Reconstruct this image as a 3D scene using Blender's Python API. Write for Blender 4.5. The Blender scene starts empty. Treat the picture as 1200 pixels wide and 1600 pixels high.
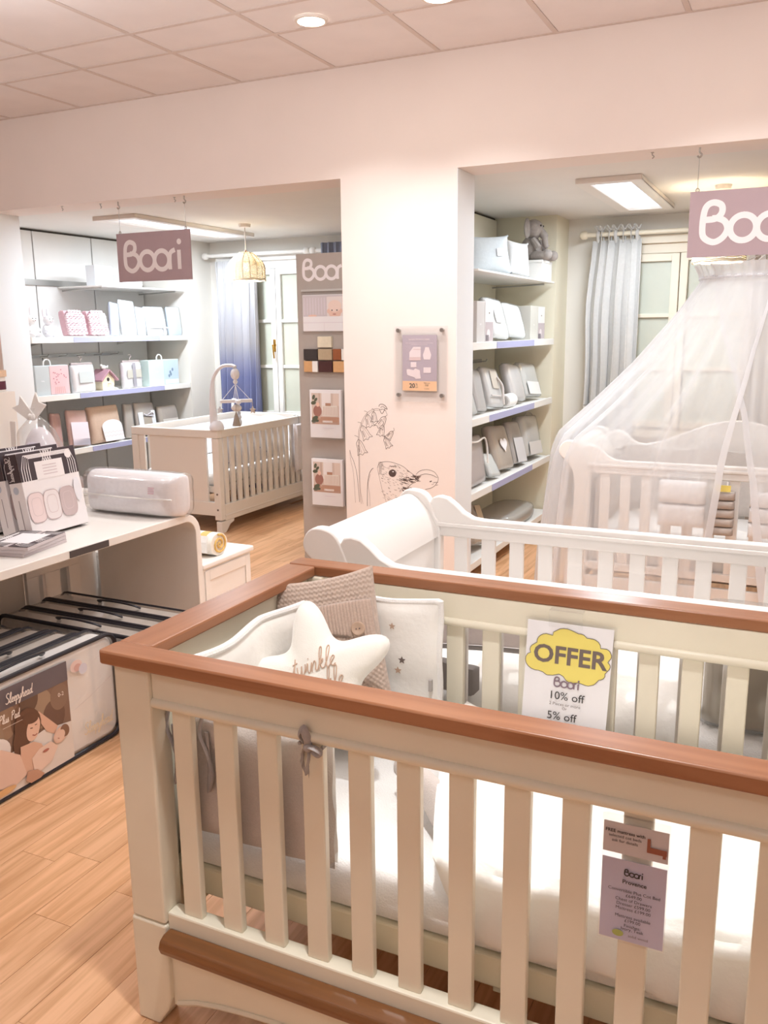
import bpy, bmesh, math, random
from mathutils import Vector, Matrix, noise
random.seed(7)
PI = math.pi
sc = bpy.context.scene
COL = sc.collection

# ------------------------------------------------------------------ camera, world, exposure
def look(pitch, roll, yaw):
    f = Vector((-math.sin(yaw)*math.cos(pitch), math.cos(yaw)*math.cos(pitch), -math.sin(pitch)))
    r0 = Vector((math.cos(yaw), math.sin(yaw), 0)); u0 = r0.cross(f)
    r = r0*math.cos(roll)+u0*math.sin(roll); u = -r0*math.sin(roll)+u0*math.cos(roll)
    return Matrix((r, u, -f)).transposed()
cd = bpy.data.cameras.new('camera'); cam = bpy.data.objects.new('camera', cd); COL.objects.link(cam)
cam.matrix_world = Matrix.Translation((0, 0, 1.5)) @ look(.2068, -.0104, .4463).to_4x4()
cd.sensor_fit = 'VERTICAL'; cd.sensor_height = 36; cd.lens = 36*1352.1/1600; cd.clip_start = .05
sc.camera = cam
w = bpy.data.worlds.new('world'); sc.world = w; w.use_nodes = True
w.node_tree.nodes['Background'].inputs[0].default_value = (1, .95, .9, 1)
w.node_tree.nodes['Background'].inputs[1].default_value = .3
sc.view_settings.view_transform = 'Standard'; sc.view_settings.look = 'None'
sc.view_settings.exposure = 0.12; sc.view_settings.gamma = 1; sc.view_settings.use_curve_mapping = False
WARM = (.955, .985, 1.0); COOL = (.82, .91, 1.0)
P_DOWN = 12      # each ceiling downlight of the shop floor
P_SKY_L = 42; P_SKY_R = 27   # lit ceiling wells of the two alcoves
P_PEND = 9
P_FILL = 9   # added unseen globes that fill the shop floor with light

# ------------------------------------------------------------------ materials
def lin(c):
    if isinstance(c, str): c = [int(c[i:i+2], 16) for i in (0, 2, 4)]
    return tuple(((v/255)/12.92 if v <= 10 else ((v/255+.055)/1.055)**2.4) for v in c)+(1,)
MATS = {}
def mat(name, col, rough=.5, noise_amt=0, nscale=30, bump=0, bscale=200, spec=.5, metal=0, emit=0, sheen=0, rnd=0):
    if name in MATS: return MATS[name]
    m = bpy.data.materials.new(name); m.use_nodes = True; nt = m.node_tree; b = nt.nodes['Principled BSDF']
    c = lin(col); b.inputs['Base Color'].default_value = c; b.inputs['Roughness'].default_value = rough
    b.inputs['Specular IOR Level'].default_value = spec; b.inputs['Metallic'].default_value = metal
    if sheen: b.inputs['Sheen Weight'].default_value = sheen
    if emit:
        b.inputs['Emission Color'].default_value = c; b.inputs['Emission Strength'].default_value = emit
    tc = nt.nodes.new('ShaderNodeTexCoord')
    last = None
    if noise_amt:
        n = nt.nodes.new('ShaderNodeTexNoise'); n.inputs['Scale'].default_value = nscale; n.inputs['Detail'].default_value = 4
        nt.links.new(tc.outputs['Object'], n.inputs['Vector'])
        mr = nt.nodes.new('ShaderNodeMapRange'); mr.inputs[1].default_value = .3; mr.inputs[2].default_value = .7
        mr.inputs[3].default_value = 1-noise_amt; mr.inputs[4].default_value = 1+noise_amt
        nt.links.new(n.outputs[0], mr.inputs[0]); last = mr.outputs[0]
    if rnd:
        oi = nt.nodes.new('ShaderNodeObjectInfo'); mr = nt.nodes.new('ShaderNodeMapRange')
        mr.inputs[3].default_value = 1-rnd; mr.inputs[4].default_value = 1+rnd; nt.links.new(oi.outputs['Random'], mr.inputs[0])
        if last:
            mm = nt.nodes.new('ShaderNodeMath'); mm.operation = 'MULTIPLY'; nt.links.new(last, mm.inputs[0]); nt.links.new(mr.outputs[0], mm.inputs[1]); last = mm.outputs[0]
        else: last = mr.outputs[0]
    if last:
        hs = nt.nodes.new('ShaderNodeHueSaturation'); hs.inputs['Color'].default_value = c
        nt.links.new(last, hs.inputs['Value']); nt.links.new(hs.outputs[0], b.inputs['Base Color'])
    if bump:
        n = nt.nodes.new('ShaderNodeTexNoise'); n.inputs['Scale'].default_value = bscale; n.inputs['Detail'].default_value = 3
        nt.links.new(tc.outputs['Object'], n.inputs['Vector'])
        bp = nt.nodes.new('ShaderNodeBump'); bp.inputs['Strength'].default_value = bump; bp.inputs['Distance'].default_value = .004
        nt.links.new(n.outputs[0], bp.inputs['Height']); nt.links.new(bp.outputs[0], b.inputs['Normal'])
    MATS[name] = m; return m
def wood(name, c1, c2, axis=1, rough=.4, rnd=.0, scale=1.0):
    if name in MATS: return MATS[name]
    m = mat(name, c1, rough); nt = m.node_tree; b = nt.nodes['Principled BSDF']; tc = nt.nodes.new('ShaderNodeTexCoord')
    mp = nt.nodes.new('ShaderNodeMapping'); s = [26*scale]*3; s[axis] = 1.6*scale; mp.inputs['Scale'].default_value = s
    oi = nt.nodes.new('ShaderNodeObjectInfo'); va = nt.nodes.new('ShaderNodeVectorMath'); va.operation = 'MULTIPLY_ADD'
    cmb = nt.nodes.new('ShaderNodeCombineXYZ')
    for i in range(3): nt.links.new(oi.outputs['Random'], cmb.inputs[i])
    va.inputs[1].default_value = (9, 17, 5); nt.links.new(cmb.outputs[0], va.inputs[0]); nt.links.new(tc.outputs['Object'], va.inputs[2])
    nt.links.new(va.outputs[0], mp.inputs['Vector'])
    n1 = nt.nodes.new('ShaderNodeTexNoise'); n1.inputs['Scale'].default_value = 1; n1.inputs['Detail'].default_value = 6; n1.inputs['Distortion'].default_value = 1.2
    nt.links.new(mp.outputs[0], n1.inputs['Vector'])
    cr = nt.nodes.new('ShaderNodeValToRGB'); cr.color_ramp.elements[0].position = .36; cr.color_ramp.elements[1].position = .60
    cr.color_ramp.elements[0].color = lin(c2); cr.color_ramp.elements[1].color = lin(c1)
    nt.links.new(n1.outputs[0], cr.inputs[0])
    hs = nt.nodes.new('ShaderNodeHueSaturation'); mr = nt.nodes.new('ShaderNodeMapRange'); mr.inputs[3].default_value = 1-rnd; mr.inputs[4].default_value = 1+rnd
    nt.links.new(oi.outputs['Random'], mr.inputs[0]); nt.links.new(mr.outputs[0], hs.inputs['Value']); nt.links.new(cr.outputs[0], hs.inputs['Color'])
    nt.links.new(hs.outputs[0], b.inputs['Base Color'])
    return m
def film(name, col=(255, 255, 255), base=.06, gloss=.5, rough=.08, white=0.0):
    """clear plastic film: mostly transparent, with gloss and a little milky white"""
    if name in MATS: return MATS[name]
    m = bpy.data.materials.new(name); m.use_nodes = True; nt = m.node_tree; nt.nodes.clear()
    out = nt.nodes.new('ShaderNodeOutputMaterial'); tr = nt.nodes.new('ShaderNodeBsdfTransparent'); tr.inputs[0].default_value = lin(col)
    gl = nt.nodes.new('ShaderNodeBsdfGlossy'); gl.inputs['Roughness'].default_value = rough
    lw = nt.nodes.new('ShaderNodeLayerWeight'); lw.inputs[0].default_value = .25
    mr = nt.nodes.new('ShaderNodeMapRange'); mr.inputs[3].default_value = base; mr.inputs[4].default_value = gloss
    nt.links.new(lw.outputs['Facing'], mr.inputs[0])
    mx = nt.nodes.new('ShaderNodeMixShader'); nt.links.new(mr.outputs[0], mx.inputs[0]); nt.links.new(tr.outputs[0], mx.inputs[1]); nt.links.new(gl.outputs[0], mx.inputs[2])
    res = mx.outputs[0]
    if white:
        df = nt.nodes.new('ShaderNodeBsdfDiffuse'); df.inputs[0].default_value = (.9, .9, .9, 1)
        m2 = nt.nodes.new('ShaderNodeMixShader'); m2.inputs[0].default_value = white
        nt.links.new(res, m2.inputs[1]); nt.links.new(df.outputs[0], m2.inputs[2]); res = m2.outputs[0]
    nt.links.new(res, out.inputs[0]); MATS[name] = m; return m
def tulle(name, lo, hi):
    m = bpy.data.materials.new(name); m.use_nodes = True; nt = m.node_tree; nt.nodes.clear()
    out = nt.nodes.new('ShaderNodeOutputMaterial'); tr = nt.nodes.new('ShaderNodeBsdfTransparent')
    df = nt.nodes.new('ShaderNodeBsdfDiffuse'); df.inputs[0].default_value = (.90, .905, .93, 1)
    tl = nt.nodes.new('ShaderNodeBsdfTranslucent'); tl.inputs[0].default_value = (.90, .905, .93, 1)
    a = nt.nodes.new('ShaderNodeMixShader'); a.inputs[0].default_value = .45; nt.links.new(df.outputs[0], a.inputs[1]); nt.links.new(tl.outputs[0], a.inputs[2])
    lw = nt.nodes.new('ShaderNodeLayerWeight'); lw.inputs[0].default_value = .3
    mr = nt.nodes.new('ShaderNodeMapRange'); mr.inputs[3].default_value = lo; mr.inputs[4].default_value = hi; nt.links.new(lw.outputs['Facing'], mr.inputs[0])
    mx = nt.nodes.new('ShaderNodeMixShader'); nt.links.new(mr.outputs[0], mx.inputs[0]); nt.links.new(tr.outputs[0], mx.inputs[1]); nt.links.new(a.outputs[0], mx.inputs[2])
    nt.links.new(mx.outputs[0], out.inputs[0]); return m

WALL = mat('wall_paint', 'F1E5DF', .8, .015, 3)
ALC = mat('alcove_paint', 'EDE9E2', .75, .015, 3)
ALCY = mat('alcove_paint_cream', 'EFE8D2', .75, .015, 3)
CEILT = mat('ceiling_tile', 'F1ECEE', .9, .02, 6, .15, 300)
GRID = mat('ceiling_grid', 'DCD0CC', .6)
CEILA = mat('alcove_ceiling_paint', 'ECE8E3', .85, .015, 4)
FLOOR = wood('floor_oak_laminate', 'E6B48A', 'CC986C', 1, .38, .07)
FLOORD = wood('floor_base_wood', 'E6B48A', 'CC986C', 1, .4)
CREAM = mat('cream_lacquer', 'EFE7D3', .38, .02, 8)
CREAMI = mat('cream_slat_base', 'F0E7CC', .5, .03, 10)
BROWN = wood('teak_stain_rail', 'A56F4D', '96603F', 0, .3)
BROWN_SHADED = wood('teak_stain_shaded', '835530', '734A2A', 0, .3)  # rail stain darkened to carry the shade on the foot rail
WHITE = mat('white_lacquer', 'F6F2EE', .3)
WHITEW = mat('warm_white_lacquer', 'EEE6DE', .35)
GREYB = mat('display_board_grey', 'B5ABA4', .6, .02, 20)
SHELFW = mat('shelf_white', 'F2F0EC', .45)
LILAC = mat('lilac_strip', 'B4B6DA', .4)
MAUVE = mat('mauve_sign', 'B29CA2', .5, .02, 12)
LOGOW = mat('logo_offwhite', 'F3ECEE', .5)
CLOTHW = mat('white_cotton', 'F7F4F1', .9, .02, 12, .5, 260, sheen=.2)
QUILT = mat('white_quilt', 'F6F2EC', .9, .015, 10, .45, 45, sheen=.2)
GREYC = mat('grey_cotton', 'D3C8C2', .9, .05, 300, .4, 300, sheen=.2)
GREYD = mat('grey_ribbon', 'B0A9A7', .8, .05, 100, .3, 300)
KNIT = mat('beige_knit', 'C3AD9E', .95, .10, 140, .4, 500, sheen=.3)
KNITD = mat('beige_knit_rib', 'BCA495', .95, .08, 200, .4, 500, sheen=.3)
THREAD = mat('beige_thread', 'CDAE98', .8)
VELVET = mat('ivory_velvet', 'F8F4EC', .9, .02, 20, .25, 400, sheen=.6)
BLACK = mat('black_trim', '232028', .45)
INK = mat('dark_ink', '3A3433', .7)
INKG = mat('grey_ink', '7A6C66', .7)
METAL = mat('brushed_metal', 'B9B6B2', .3, metal=1)
BRASS = mat('brass', 'C79A4A', .25, metal=1)
PAPER = mat('paper_white', 'F6F3F6', .6)
YEL = mat('offer_yellow', 'F5E37A', .6)
ACRYL = film('clear_acrylic', (255, 255, 255), .015, .2, .05, .03)
VINYL = film('clear_vinyl', (252, 251, 250), .05, .5, .12, .03)
POLY = film('clear_polybag', (252, 252, 252), .06, .5, .15, .10)
GLASSF = mat('frosted_green_glass', 'CACDC0', .25, .03, 5)
TULLE = tulle('white_tulle', .38, .9)
TULLEH = tulle('white_tulle_hem', .75, .95)

# ------------------------------------------------------------------ geometry helpers
ORG = {}
class MB:
    def __init__(s): s.bm = bmesh.new()
    def _f(s, vs, mi=0):
        try:
            f = s.bm.faces.new(vs); f.material_index = mi; return f
        except ValueError: return None
    def box(s, x0, x1, y0, y1, z0, z1, mi=0, M=None):
        c = [(x0,y0,z0),(x1,y0,z0),(x1,y1,z0),(x0,y1,z0),(x0,y0,z1),(x1,y0,z1),(x1,y1,z1),(x0,y1,z1)]
        v = [s.bm.verts.new(M @ Vector(p) if M else p) for p in c]
        for q in ((0,3,2,1),(4,5,6,7),(0,1,5,4),(1,2,6,5),(2,3,7,6),(3,0,4,7)): s._f([v[i] for i in q], mi)
        return s
    def prism(s, poly, axis, a, b, mi=0, M=None):
        def P(p, t):
            q = (t,p[0],p[1]) if axis == 'x' else (p[0],t,p[1]) if axis == 'y' else (p[0],p[1],t)
            return M @ Vector(q) if M else q
        A = [s.bm.verts.new(P(p, a)) for p in poly]; B = [s.bm.verts.new(P(p, b)) for p in poly]; n = len(poly)
        s._f(A[::-1], mi); s._f(B, mi)
        for i in range(n): s._f([A[i], A[(i+1)%n], B[(i+1)%n], B[i]], mi)
        return s
    def grid(s, fn, nu, nv, cu=False, cv=False, mi=0):
        V = [[s.bm.verts.new(fn(i/nu, j/nv)) for j in range(nv if cv else nv+1)] for i in range(nu if cu else nu+1)]
        for i in range(nu):
            for j in range(nv):
                a, b = V[i], V[(i+1) % len(V)]; k = (j+1) % len(a)
                s._f([a[j], b[j], b[k], a[k]], mi)
        return V
    def tube(s, pts, r, n=8, closed=False, mi=0, sq=1.0):
        pts = [Vector(p) for p in pts]; N = len(pts); rings = []
        up = None
        for i, p in enumerate(pts):
            if closed: t = pts[(i+1)%N]-pts[i-1]
            else: t = pts[min(i+1, N-1)]-pts[max(i-1, 0)]
            t.normalize()
            if up is None:
                up = Vector((0,0,1)) if abs(t.z) < .9 else Vector((1,0,0))
            a = t.cross(up); 
            if a.length < 1e-4: a = t.orthogonal()
            a.normalize(); up = a.cross(t).normalized()
            rr = r[i] if isinstance(r, (list, tuple)) else r
            rings.append([s.bm.verts.new(p+a*(rr*math.cos(2*PI*k/n))+up*(rr*sq*math.sin(2*PI*k/n))) for k in range(n)])
        for i in range(N if closed else N-1):
            A, B = rings[i], rings[(i+1)%N]
            for k in range(n): s._f([A[k], A[(k+1)%n], B[(k+1)%n], B[k]], mi)
        if not closed: s._f(rings[0][::-1], mi); s._f(rings[-1], mi)
        return s
    def lathe(s, prof, c, n=24, mi=0, axis='z', caps=True):
        c = Vector(c); rings = []
        for r, z in prof:
            ring = []
            for k in range(n):
                a = 2*PI*k/n; p = (r*math.cos(a), r*math.sin(a), z)
                if axis == 'x': p = (p[2], p[0], p[1])
                if axis == 'y': p = (p[0], p[2], p[1])
                ring.append(s.bm.verts.new(c+Vector(p)))
            rings.append(ring)
        for A, B in zip(rings, rings[1:]):
            for k in range(n): s._f([A[k], A[(k+1)%n], B[(k+1)%n], B[k]], mi)
        if caps: s._f(rings[0][::-1], mi); s._f(rings[-1], mi)
        return s
    def ball(s, c, r, n=14, mi=0, M=None):
        c = Vector(c); r = (r, r, r) if not isinstance(r, (tuple, list)) else r
        top = None
        V = []
        for j in range(1, n):
            t = PI*j/n; V.append([(math.sin(t)*math.cos(2*PI*k/(n+4)), math.sin(t)*math.sin(2*PI*k/(n+4)), math.cos(t)) for k in range(n+4)])
        def mk(p):
            q = Vector((p[0]*r[0], p[1]*r[1], p[2]*r[2])); q = (M @ q if M else q); return s.bm.verts.new(c+q)
        R = [[mk(p) for p in row] for row in V]; a = mk((0,0,1)); b = mk((0,0,-1)); m = n+4
        for k in range(m):
            s._f([a, R[0][k], R[0][(k+1)%m]], mi); s._f([b, R[-1][(k+1)%m], R[-1][k]], mi)
        for A, B in zip(R, R[1:]):
            for k in range(m): s._f([A[k], B[k], B[(k+1)%m], A[(k+1)%m]], mi)
        return s
    def puff(s, w, h, d, nu=10, nv=12, e=.24, M=None, mi=0, wr=0.0, seed=0):
        """soft pack: local y = width, z = height from 0, x = depth (front +x), rounded and slightly puffed"""
        def side(sign):
            def fn(u, v):
                a = math.sin((2*u-1)*PI/2); b = math.sin((2*v-1)*PI/2)
                t = max(0, (1-abs(a)**9))*max(0, (1-abs(b)**9)); x = sign*d/2*(t**e)*(1-.12*(a*a+b*b)/2)
                y = a*w/2; z = h*(b+1)/2
                if wr: 
                    q = noise.noise(Vector((a*2.3+seed, b*2.7, sign*3+seed))); x += wr*q*t
                p = Vector((x, y, z)); return M @ p if M else p
            return fn
        for sg in (1, -1): s.grid(side(sg), nu, nv, mi=mi)
        return s
    def build(s, name, m, parent=None, smooth=False, bev=0, seg=2, solid=0, sub=0, kind=None, ang=40):
        bm = s.bm; bmesh.ops.remove_doubles(bm, verts=bm.verts, dist=1e-5)
        bmesh.ops.recalc_face_normals(bm, faces=bm.faces)
        me = bpy.data.meshes.new(name)
        if parent is not None: off = ORG.get(parent.name, Vector((0,0,0)))
        else:
            xs = [v.co for v in bm.verts]; lo = Vector([min(c[i] for c in xs) for i in range(3)]); hi = Vector([max(c[i] for c in xs) for i in range(3)])
            off = Vector(((lo.x+hi.x)/2, (lo.y+hi.y)/2, lo.z))
        for v in bm.verts: v.co -= off
        bm.to_mesh(me); bm.free()
        ms = m if isinstance(m, (list, tuple)) else [m]
        for q in ms: me.materials.append(q)
        o = bpy.data.objects.new(name, me); COL.objects.link(o)
        if parent is not None:
            o.parent = parent; ORG[o.name] = off
        else: o.location = off; ORG[o.name] = off
        if smooth:
            me.polygons.foreach_set('use_smooth', [True]*len(me.polygons)); me.set_sharp_from_angle(angle=math.radians(ang))
        if solid:
            q = o.modifiers.new('solid', 'SOLIDIFY'); q.thickness = solid; q.offset = 0
        if bev:
            q = o.modifiers.new('bevel', 'BEVEL'); q.width = bev; q.segments = seg; q.limit_method = 'ANGLE'; q.angle_limit = math.radians(40)
        if sub:
            q = o.modifiers.new('sub', 'SUBSURF'); q.levels = sub; q.render_levels = sub
        if kind: o['kind'] = kind
        return o
def tag(o, label, cat, group=None):
    o['label'] = label; o['category'] = cat
    if group: o['group'] = group
    return o
def thing(name, label, cat, loc=(0,0,0), group=None, M=None):
    """an Empty at the thing's base; with loc the parts are given in world space, with M in its own space"""
    o = bpy.data.objects.new(name, None); COL.objects.link(o); o.empty_display_size = .05
    if M is not None: o.matrix_world = M; ORG[o.name] = Vector((0,0,0))
    else: o.location = loc; ORG[o.name] = Vector(loc)
    return tag(o, label, cat, group)
def struct(o): o['kind'] = 'structure'; return o
def TR(loc, rx=0, ry=0, rz=0):
    return Matrix.Translation(loc) @ Matrix.Rotation(rz, 4, 'Z') @ Matrix.Rotation(ry, 4, 'Y') @ Matrix.Rotation(rx, 4, 'X')
def copy_tree(o, parent=None):
    c = o.copy(); COL.objects.link(c); c.parent = parent
    for ch in list(o.children): copy_tree(ch, c)
    return c
def smooth_path(pts, k=6, closed=False):
    P = [Vector(p).to_3d() if len(p) == 2 else Vector(p) for p in pts]; n = len(P); out = []
    for i in range(n if closed else n-1):
        p0, p1, p2, p3 = (P[(i-1)%n], P[i], P[(i+1)%n], P[(i+2)%n]) if closed else (P[max(i-1,0)], P[i], P[i+1], P[min(i+2,n-1)])
        for j in range(k):
            t = j/k; out.append(.5*((2*p1)+(-p0+p2)*t+(2*p0-5*p1+4*p2-p3)*t*t+(-p0+3*p1-3*p2+p3)*t**3))
    if not closed: out.append(P[-1])
    return out
def rrect(x0, x1, y0, y1, r, k=5):
    o = []
    for cx, cy, a in ((x1-r,y1-r,0),(x0+r,y1-r,PI/2),(x0+r,y0+r,PI),(x1-r,y0+r,1.5*PI)):
        for i in range(k+1): o.append((cx+r*math.cos(a+PI/2*i/k), cy+r*math.sin(a+PI/2*i/k)))
    return o
# ------------------------------------------------------------------ flat print: shapes and lettering on a panel
CUR = dict(
 e=([[(0,.1),(.25,.45),(.5,.8),(.35,1),(.12,.75),(.1,.35),(.35,0),(.65,.15)]],.62),
 l=([[(0,.1),(.35,1),(.48,1.9),(.35,2.2),(.2,1.8),(.2,.5),(.35,0),(.58,.15)]],.55),
 i=([[(0,.15),(.2,1),(.22,.3),(.36,0),(.52,.15)],[(.27,1.4),(.29,1.47)]],.5),
 n=([[(0,.1),(.15,.95),(.18,0)],[(.18,.3),(.42,1),(.57,.8),(.57,.2),(.7,0),(.83,.15)]],.8),
 w=([[(0,.9),(.12,.2),(.28,0),(.42,.3),(.48,.9),(.54,.2),(.7,0),(.85,.4),(.88,1)]],.95),
 t=([[(0,.1),(.25,1),(.32,1.8)],[(.32,1.8),(.28,.5),(.35,0),(.53,.15)],[(.05,1.25),(.55,1.35)]],.55),
 k=([[(0,.1),(.33,1.2),(.4,2.1),(.25,2.2),(.17,1.6),(.15,0)],[(.15,.5),(.48,1),(.48,.7),(.2,.55)],[(.25,.55),(.45,.1),(.7,.1)]],.7),
 p=([[(0,.1),(.15,.95),(.12,0),(.1,-.9)],[(.14,.6),(.4,1),(.6,.7),(.5,.1),(.2,.05)],[(.5,.1),(.72,.15)]],.72),
 y=([[(0,.9),(.1,.3),(.3,.1),(.5,.5),(.55,1)],[(.55,1),(.5,-.3),(.3,-.9),(.12,-.7),(.4,-.1),(.72,.2)]],.7),
 h=([[(0,.1),(.3,1.2),(.38,2),(.25,2.2),(.16,1.6),(.14,0)],[(.14,.4),(.4,1),(.55,.8),(.55,.2),(.68,0),(.82,.15)]],.8),
 a=([[(.55,.85),(.3,1),(.08,.6),(.15,.1),(.4,.1),(.56,.9)],[(.56,.95),(.56,.25),(.68,0),(.82,.15)]],.8),
 d=([[(.55,.85),(.3,1),(.08,.6),(.15,.1),(.4,.1),(.56,.9)],[(.62,2.1),(.57,.9),(.56,.25),(.7,0),(.88,.2)]],.85),
 S=([[(.8,1.9),(.5,2.2),(.15,1.9),(.25,1.4),(.7,.9),(.75,.3),(.35,0),(0,.3)]],.9))
CUR.update(u=([[(0,.9),(.1,.2),(.28,0),(.48,.3),(.54,1)],[(.54,1),(.56,.2),(.68,0),(.82,.15)]],.8), s=([[(0,.1),(.3,.9),(.35,1.05),(.3,.7),(.45,.3),(.3,0),(.08,.1)],[(.3,0),(.6,.15)]],.6),
 P=([[(.2,2.1),(.15,1),(.1,0)],[(0,1.8),(.4,2.2),(.8,1.9),(.6,1.3),(.2,1.15)]],.9))
CUR[' '] = ([], .7)
def cursive(text, x, y, h, slant=.18):
    out = []; cx = 0; s = h/2.2
    for ch in text:
        st, adv = CUR[ch]
        for q in st: out.append([(p.x, p.y) for p in smooth_path([(x+(cx+px+slant*py)*s, y+py*s) for px, py in q], 5)])
        cx += adv
    return out, cx*s
LOGO = [smooth_path([(.02,.56),(.28,.58),(.40,.70),(.385,.86),(.23,.93),(.09,.88),(.02,.72),(0,.36),(.05,.17),(.25,.065),(.44,.15),(.54,.33),(.48,.50),(.33,.58),(.2,.585)], 6),
        [Vector((.87+.275*math.cos(a*PI/16), .35+.275*math.sin(a*PI/16), 0)) for a in range(33)],
        [Vector((1.43+.275*math.cos(a*PI/16), .35+.275*math.sin(a*PI/16), 0)) for a in range(33)],
        smooth_path([(1.74,.06),(1.74,.35),(1.78,.55),(1.95,.63)], 5),
        [Vector((2.10,.06,0)), Vector((2.10,.62,0))], ]
FC = {}
def text_mesh(s, size, align='CENTER', bold=0):
    key = (s, align, bold)
    if key not in FC:
        c = bpy.data.curves.new('t', 'FONT'); c.body = s; c.size = 1; c.align_x = align; c.align_y = 'CENTER'; c.resolution_u = 3; c.fill_mode = 'FRONT'; c.offset = bold
        o = bpy.data.objects.new('t', c); COL.objects.link(o)
        bpy.context.view_layer.update(); me = o.to_mesh()
        FC[key] = ([v.co.copy() for v in me.vertices], [list(p.vertices) for p in me.polygons]); o.to_mesh_clear()
        bpy.data.objects.remove(o); bpy.data.curves.remove(c)
    return FC[key]
class Print:
    """flat print on the plane through `o` with right `u`, up `v`, outward normal `n`"""
    def __init__(s, o, u, v, n, step=.0004):
        s.o, s.u, s.v, s.n = Vector(o), Vector(u).normalized(), Vector(v).normalized(), Vector(n).normalized()
        s.mb = MB(); s.ms = []; s.k = 1; s.step = step
    def mi(s, m):
        if m not in s.ms: s.ms.append(m)
        return s.ms.index(m)
    def P(s, x, y, d=0.0): return s.o+s.u*x+s.v*y+s.n*(s.k*s.step+d)
    def up(s): s.k += 1; return s
    def poly(s, pts, m):
        s.k += .06; s.mb._f([s.mb.bm.verts.new(s.P(*p)) for p in pts], s.mi(m)); return s
    def rect(s, x0, y0, x1, y1, m): return s.poly([(x0,y0),(x1,y0),(x1,y1),(x0,y1)], m)
    def disc(s, cx, cy, rx, ry, m, n=20, rot=0):
        c, d = math.cos(rot), math.sin(rot)
        return s.poly([(cx+rx*math.cos(2*PI*i/n)*c-ry*math.sin(2*PI*i/n)*d, cy+rx*math.cos(2*PI*i/n)*d+ry*math.sin(2*PI*i/n)*c) for i in range(n)], m)
    def stroke(s, pts, w, m, closed=False):
        pts = [Vector((p[0], p[1])) for p in pts]; n = len(pts); L = []; mi = s.mi(m)
        for i, p in enumerate(pts):
            a = pts[i-1] if (i or closed) else p; b = pts[(i+1)%n] if (i < n-1 or closed) else p
            t = (b-a); t = t.normalized() if t.length > 1e-9 else Vector((1,0)); q = Vector((-t.y, t.x))*w/2
            dd = .8*s.step*i/n; a_, b_ = p+q, p-q
            L.append((s.mb.bm.verts.new(s.P(a_.x, a_.y, dd)), s.mb.bm.verts.new(s.P(b_.x, b_.y, dd))))
        for i in range(n if closed else n-1):
            a, b = L[i], L[(i+1)%n]; s.mb._f([a[0], a[1], b[1], b[0]], mi)
        return s
    def text(s, t, x, y, size, m, align='CENTER', sx=1, bold=0):
        vs, fs = text_mesh(t, size, align, bold); V = [s.mb.bm.verts.new(s.P(x+c.x*size*sx, y+c.y*size)) for c in vs]
        for f in fs: s.mb._f([V[i] for i in f], s.mi(m))
        return s
    def logo(s, x, y, h, m, wd=.135, upto=9):
        for q in LOGO[:upto]:
            s.stroke([(x+p.x*h, y+p.y*h) for p in q], wd*h, m); s.up()
        if upto > 5: s.disc(x+2.12*h, y+.86*h, .085*h, .085*h, m)
        return s
    def script(s, t, x, y, h, wd, m):
        for q in cursive(t, x, y, h)[0]: s.stroke(q, wd, m)
        return s
    def build(s, name, parent):
        bm = s.mb.bm; me = bpy.data.meshes.new(name); off = ORG.get(parent.name, Vector((0,0,0))) if parent else Vector((0,0,0))
        bm.normal_update()
        for f in bm.faces:
            if f.normal.dot(s.n) < 0: f.normal_flip()
        for v in bm.verts: v.co -= off
        bm.to_mesh(me); bm.free()
        for q in s.ms: me.materials.append(q)
        o = bpy.data.objects.new(name, me); COL.objects.link(o)
        if parent: o.parent = parent
        return o

# ================================================================== the setting
YW, YB, ZC, ZA = 4.4225, 6.90, 2.874, 2.315     # divider wall, back wall, shop ceiling, alcove ceiling
# floor: base slab and oak planks running away from the camera
fl = struct(MB().box(-7.2, 4.2, -4.2, 7.2, -.12, -.012).build('floor', FLOORD))
PW, PL = .128, .92
pk = MB().box(-PW/2+.0006, PW/2-.0006, -PL/2+.0006, PL/2-.0006, -.012, 0); pm = None
rest = MB(); cnt = 0
for i in range(-30, 36):
    cx = -1.782+PW*i; off = random.random()*PL
    for j in range(-5, 9):
        cy = j*PL+off-.3
        if cx < -7.1 or cx > 3.9 or cy < -4 or cy > 6.9: continue
        if -4.5 < cx < .62 and .45 < cy < 6.9 and cnt < 298 and not (cx > -.9 and cy > 3.2 and cy < 4.1):
            if pm is None:
                o = pk.build('plank', FLOOR, fl); pm = o; ORG[o.name] = Vector((0,0,0))
            else: o = pm.copy(); COL.objects.link(o)
            o.parent = fl; o.location = Vector((cx, cy, 0))-ORG['floor']; cnt += 1
            if o is pm:
                for v in o.data.vertices: v.co += ORG['floor']
        else: rest.box(cx-PW/2+.0006, cx+PW/2-.0006, cy-PL/2+.0006, cy+PL/2-.0006, -.012, 0)
rest.build('plank_field', FLOOR, fl, kind='stuff')

# divider wall with the two alcove openings
X0, X1, X2, X3 = -5.08, -2.36, -1.68, 1.25
wb = MB()
wb.box(-7.2, X0, YW, YW+.26, 0, ZC); wb.box(X1, X2, YW, YW+.26, 0, ZC); wb.box(X3, 4.2, YW, YW+.26, 0, ZC)
wb.box(X0, X1, YW, YW+.26, ZA, ZC); wb.box(X2, X3, YW, YW+.26, ZA, ZC)
struct(wb.build('wall_back', WALL))
struct(MB().box(-7.3, -7.2, -4.2, YW, 0, ZC).build('wall_left', WALL))
struct(MB().box(4.2, 4.3, -4.2, YW, 0, ZC).build('wall_right', WALL))
struct(MB().box(-7.3, 4.3, -4.3, -4.2, 0, ZC).build('wall_front', WALL))
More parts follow.
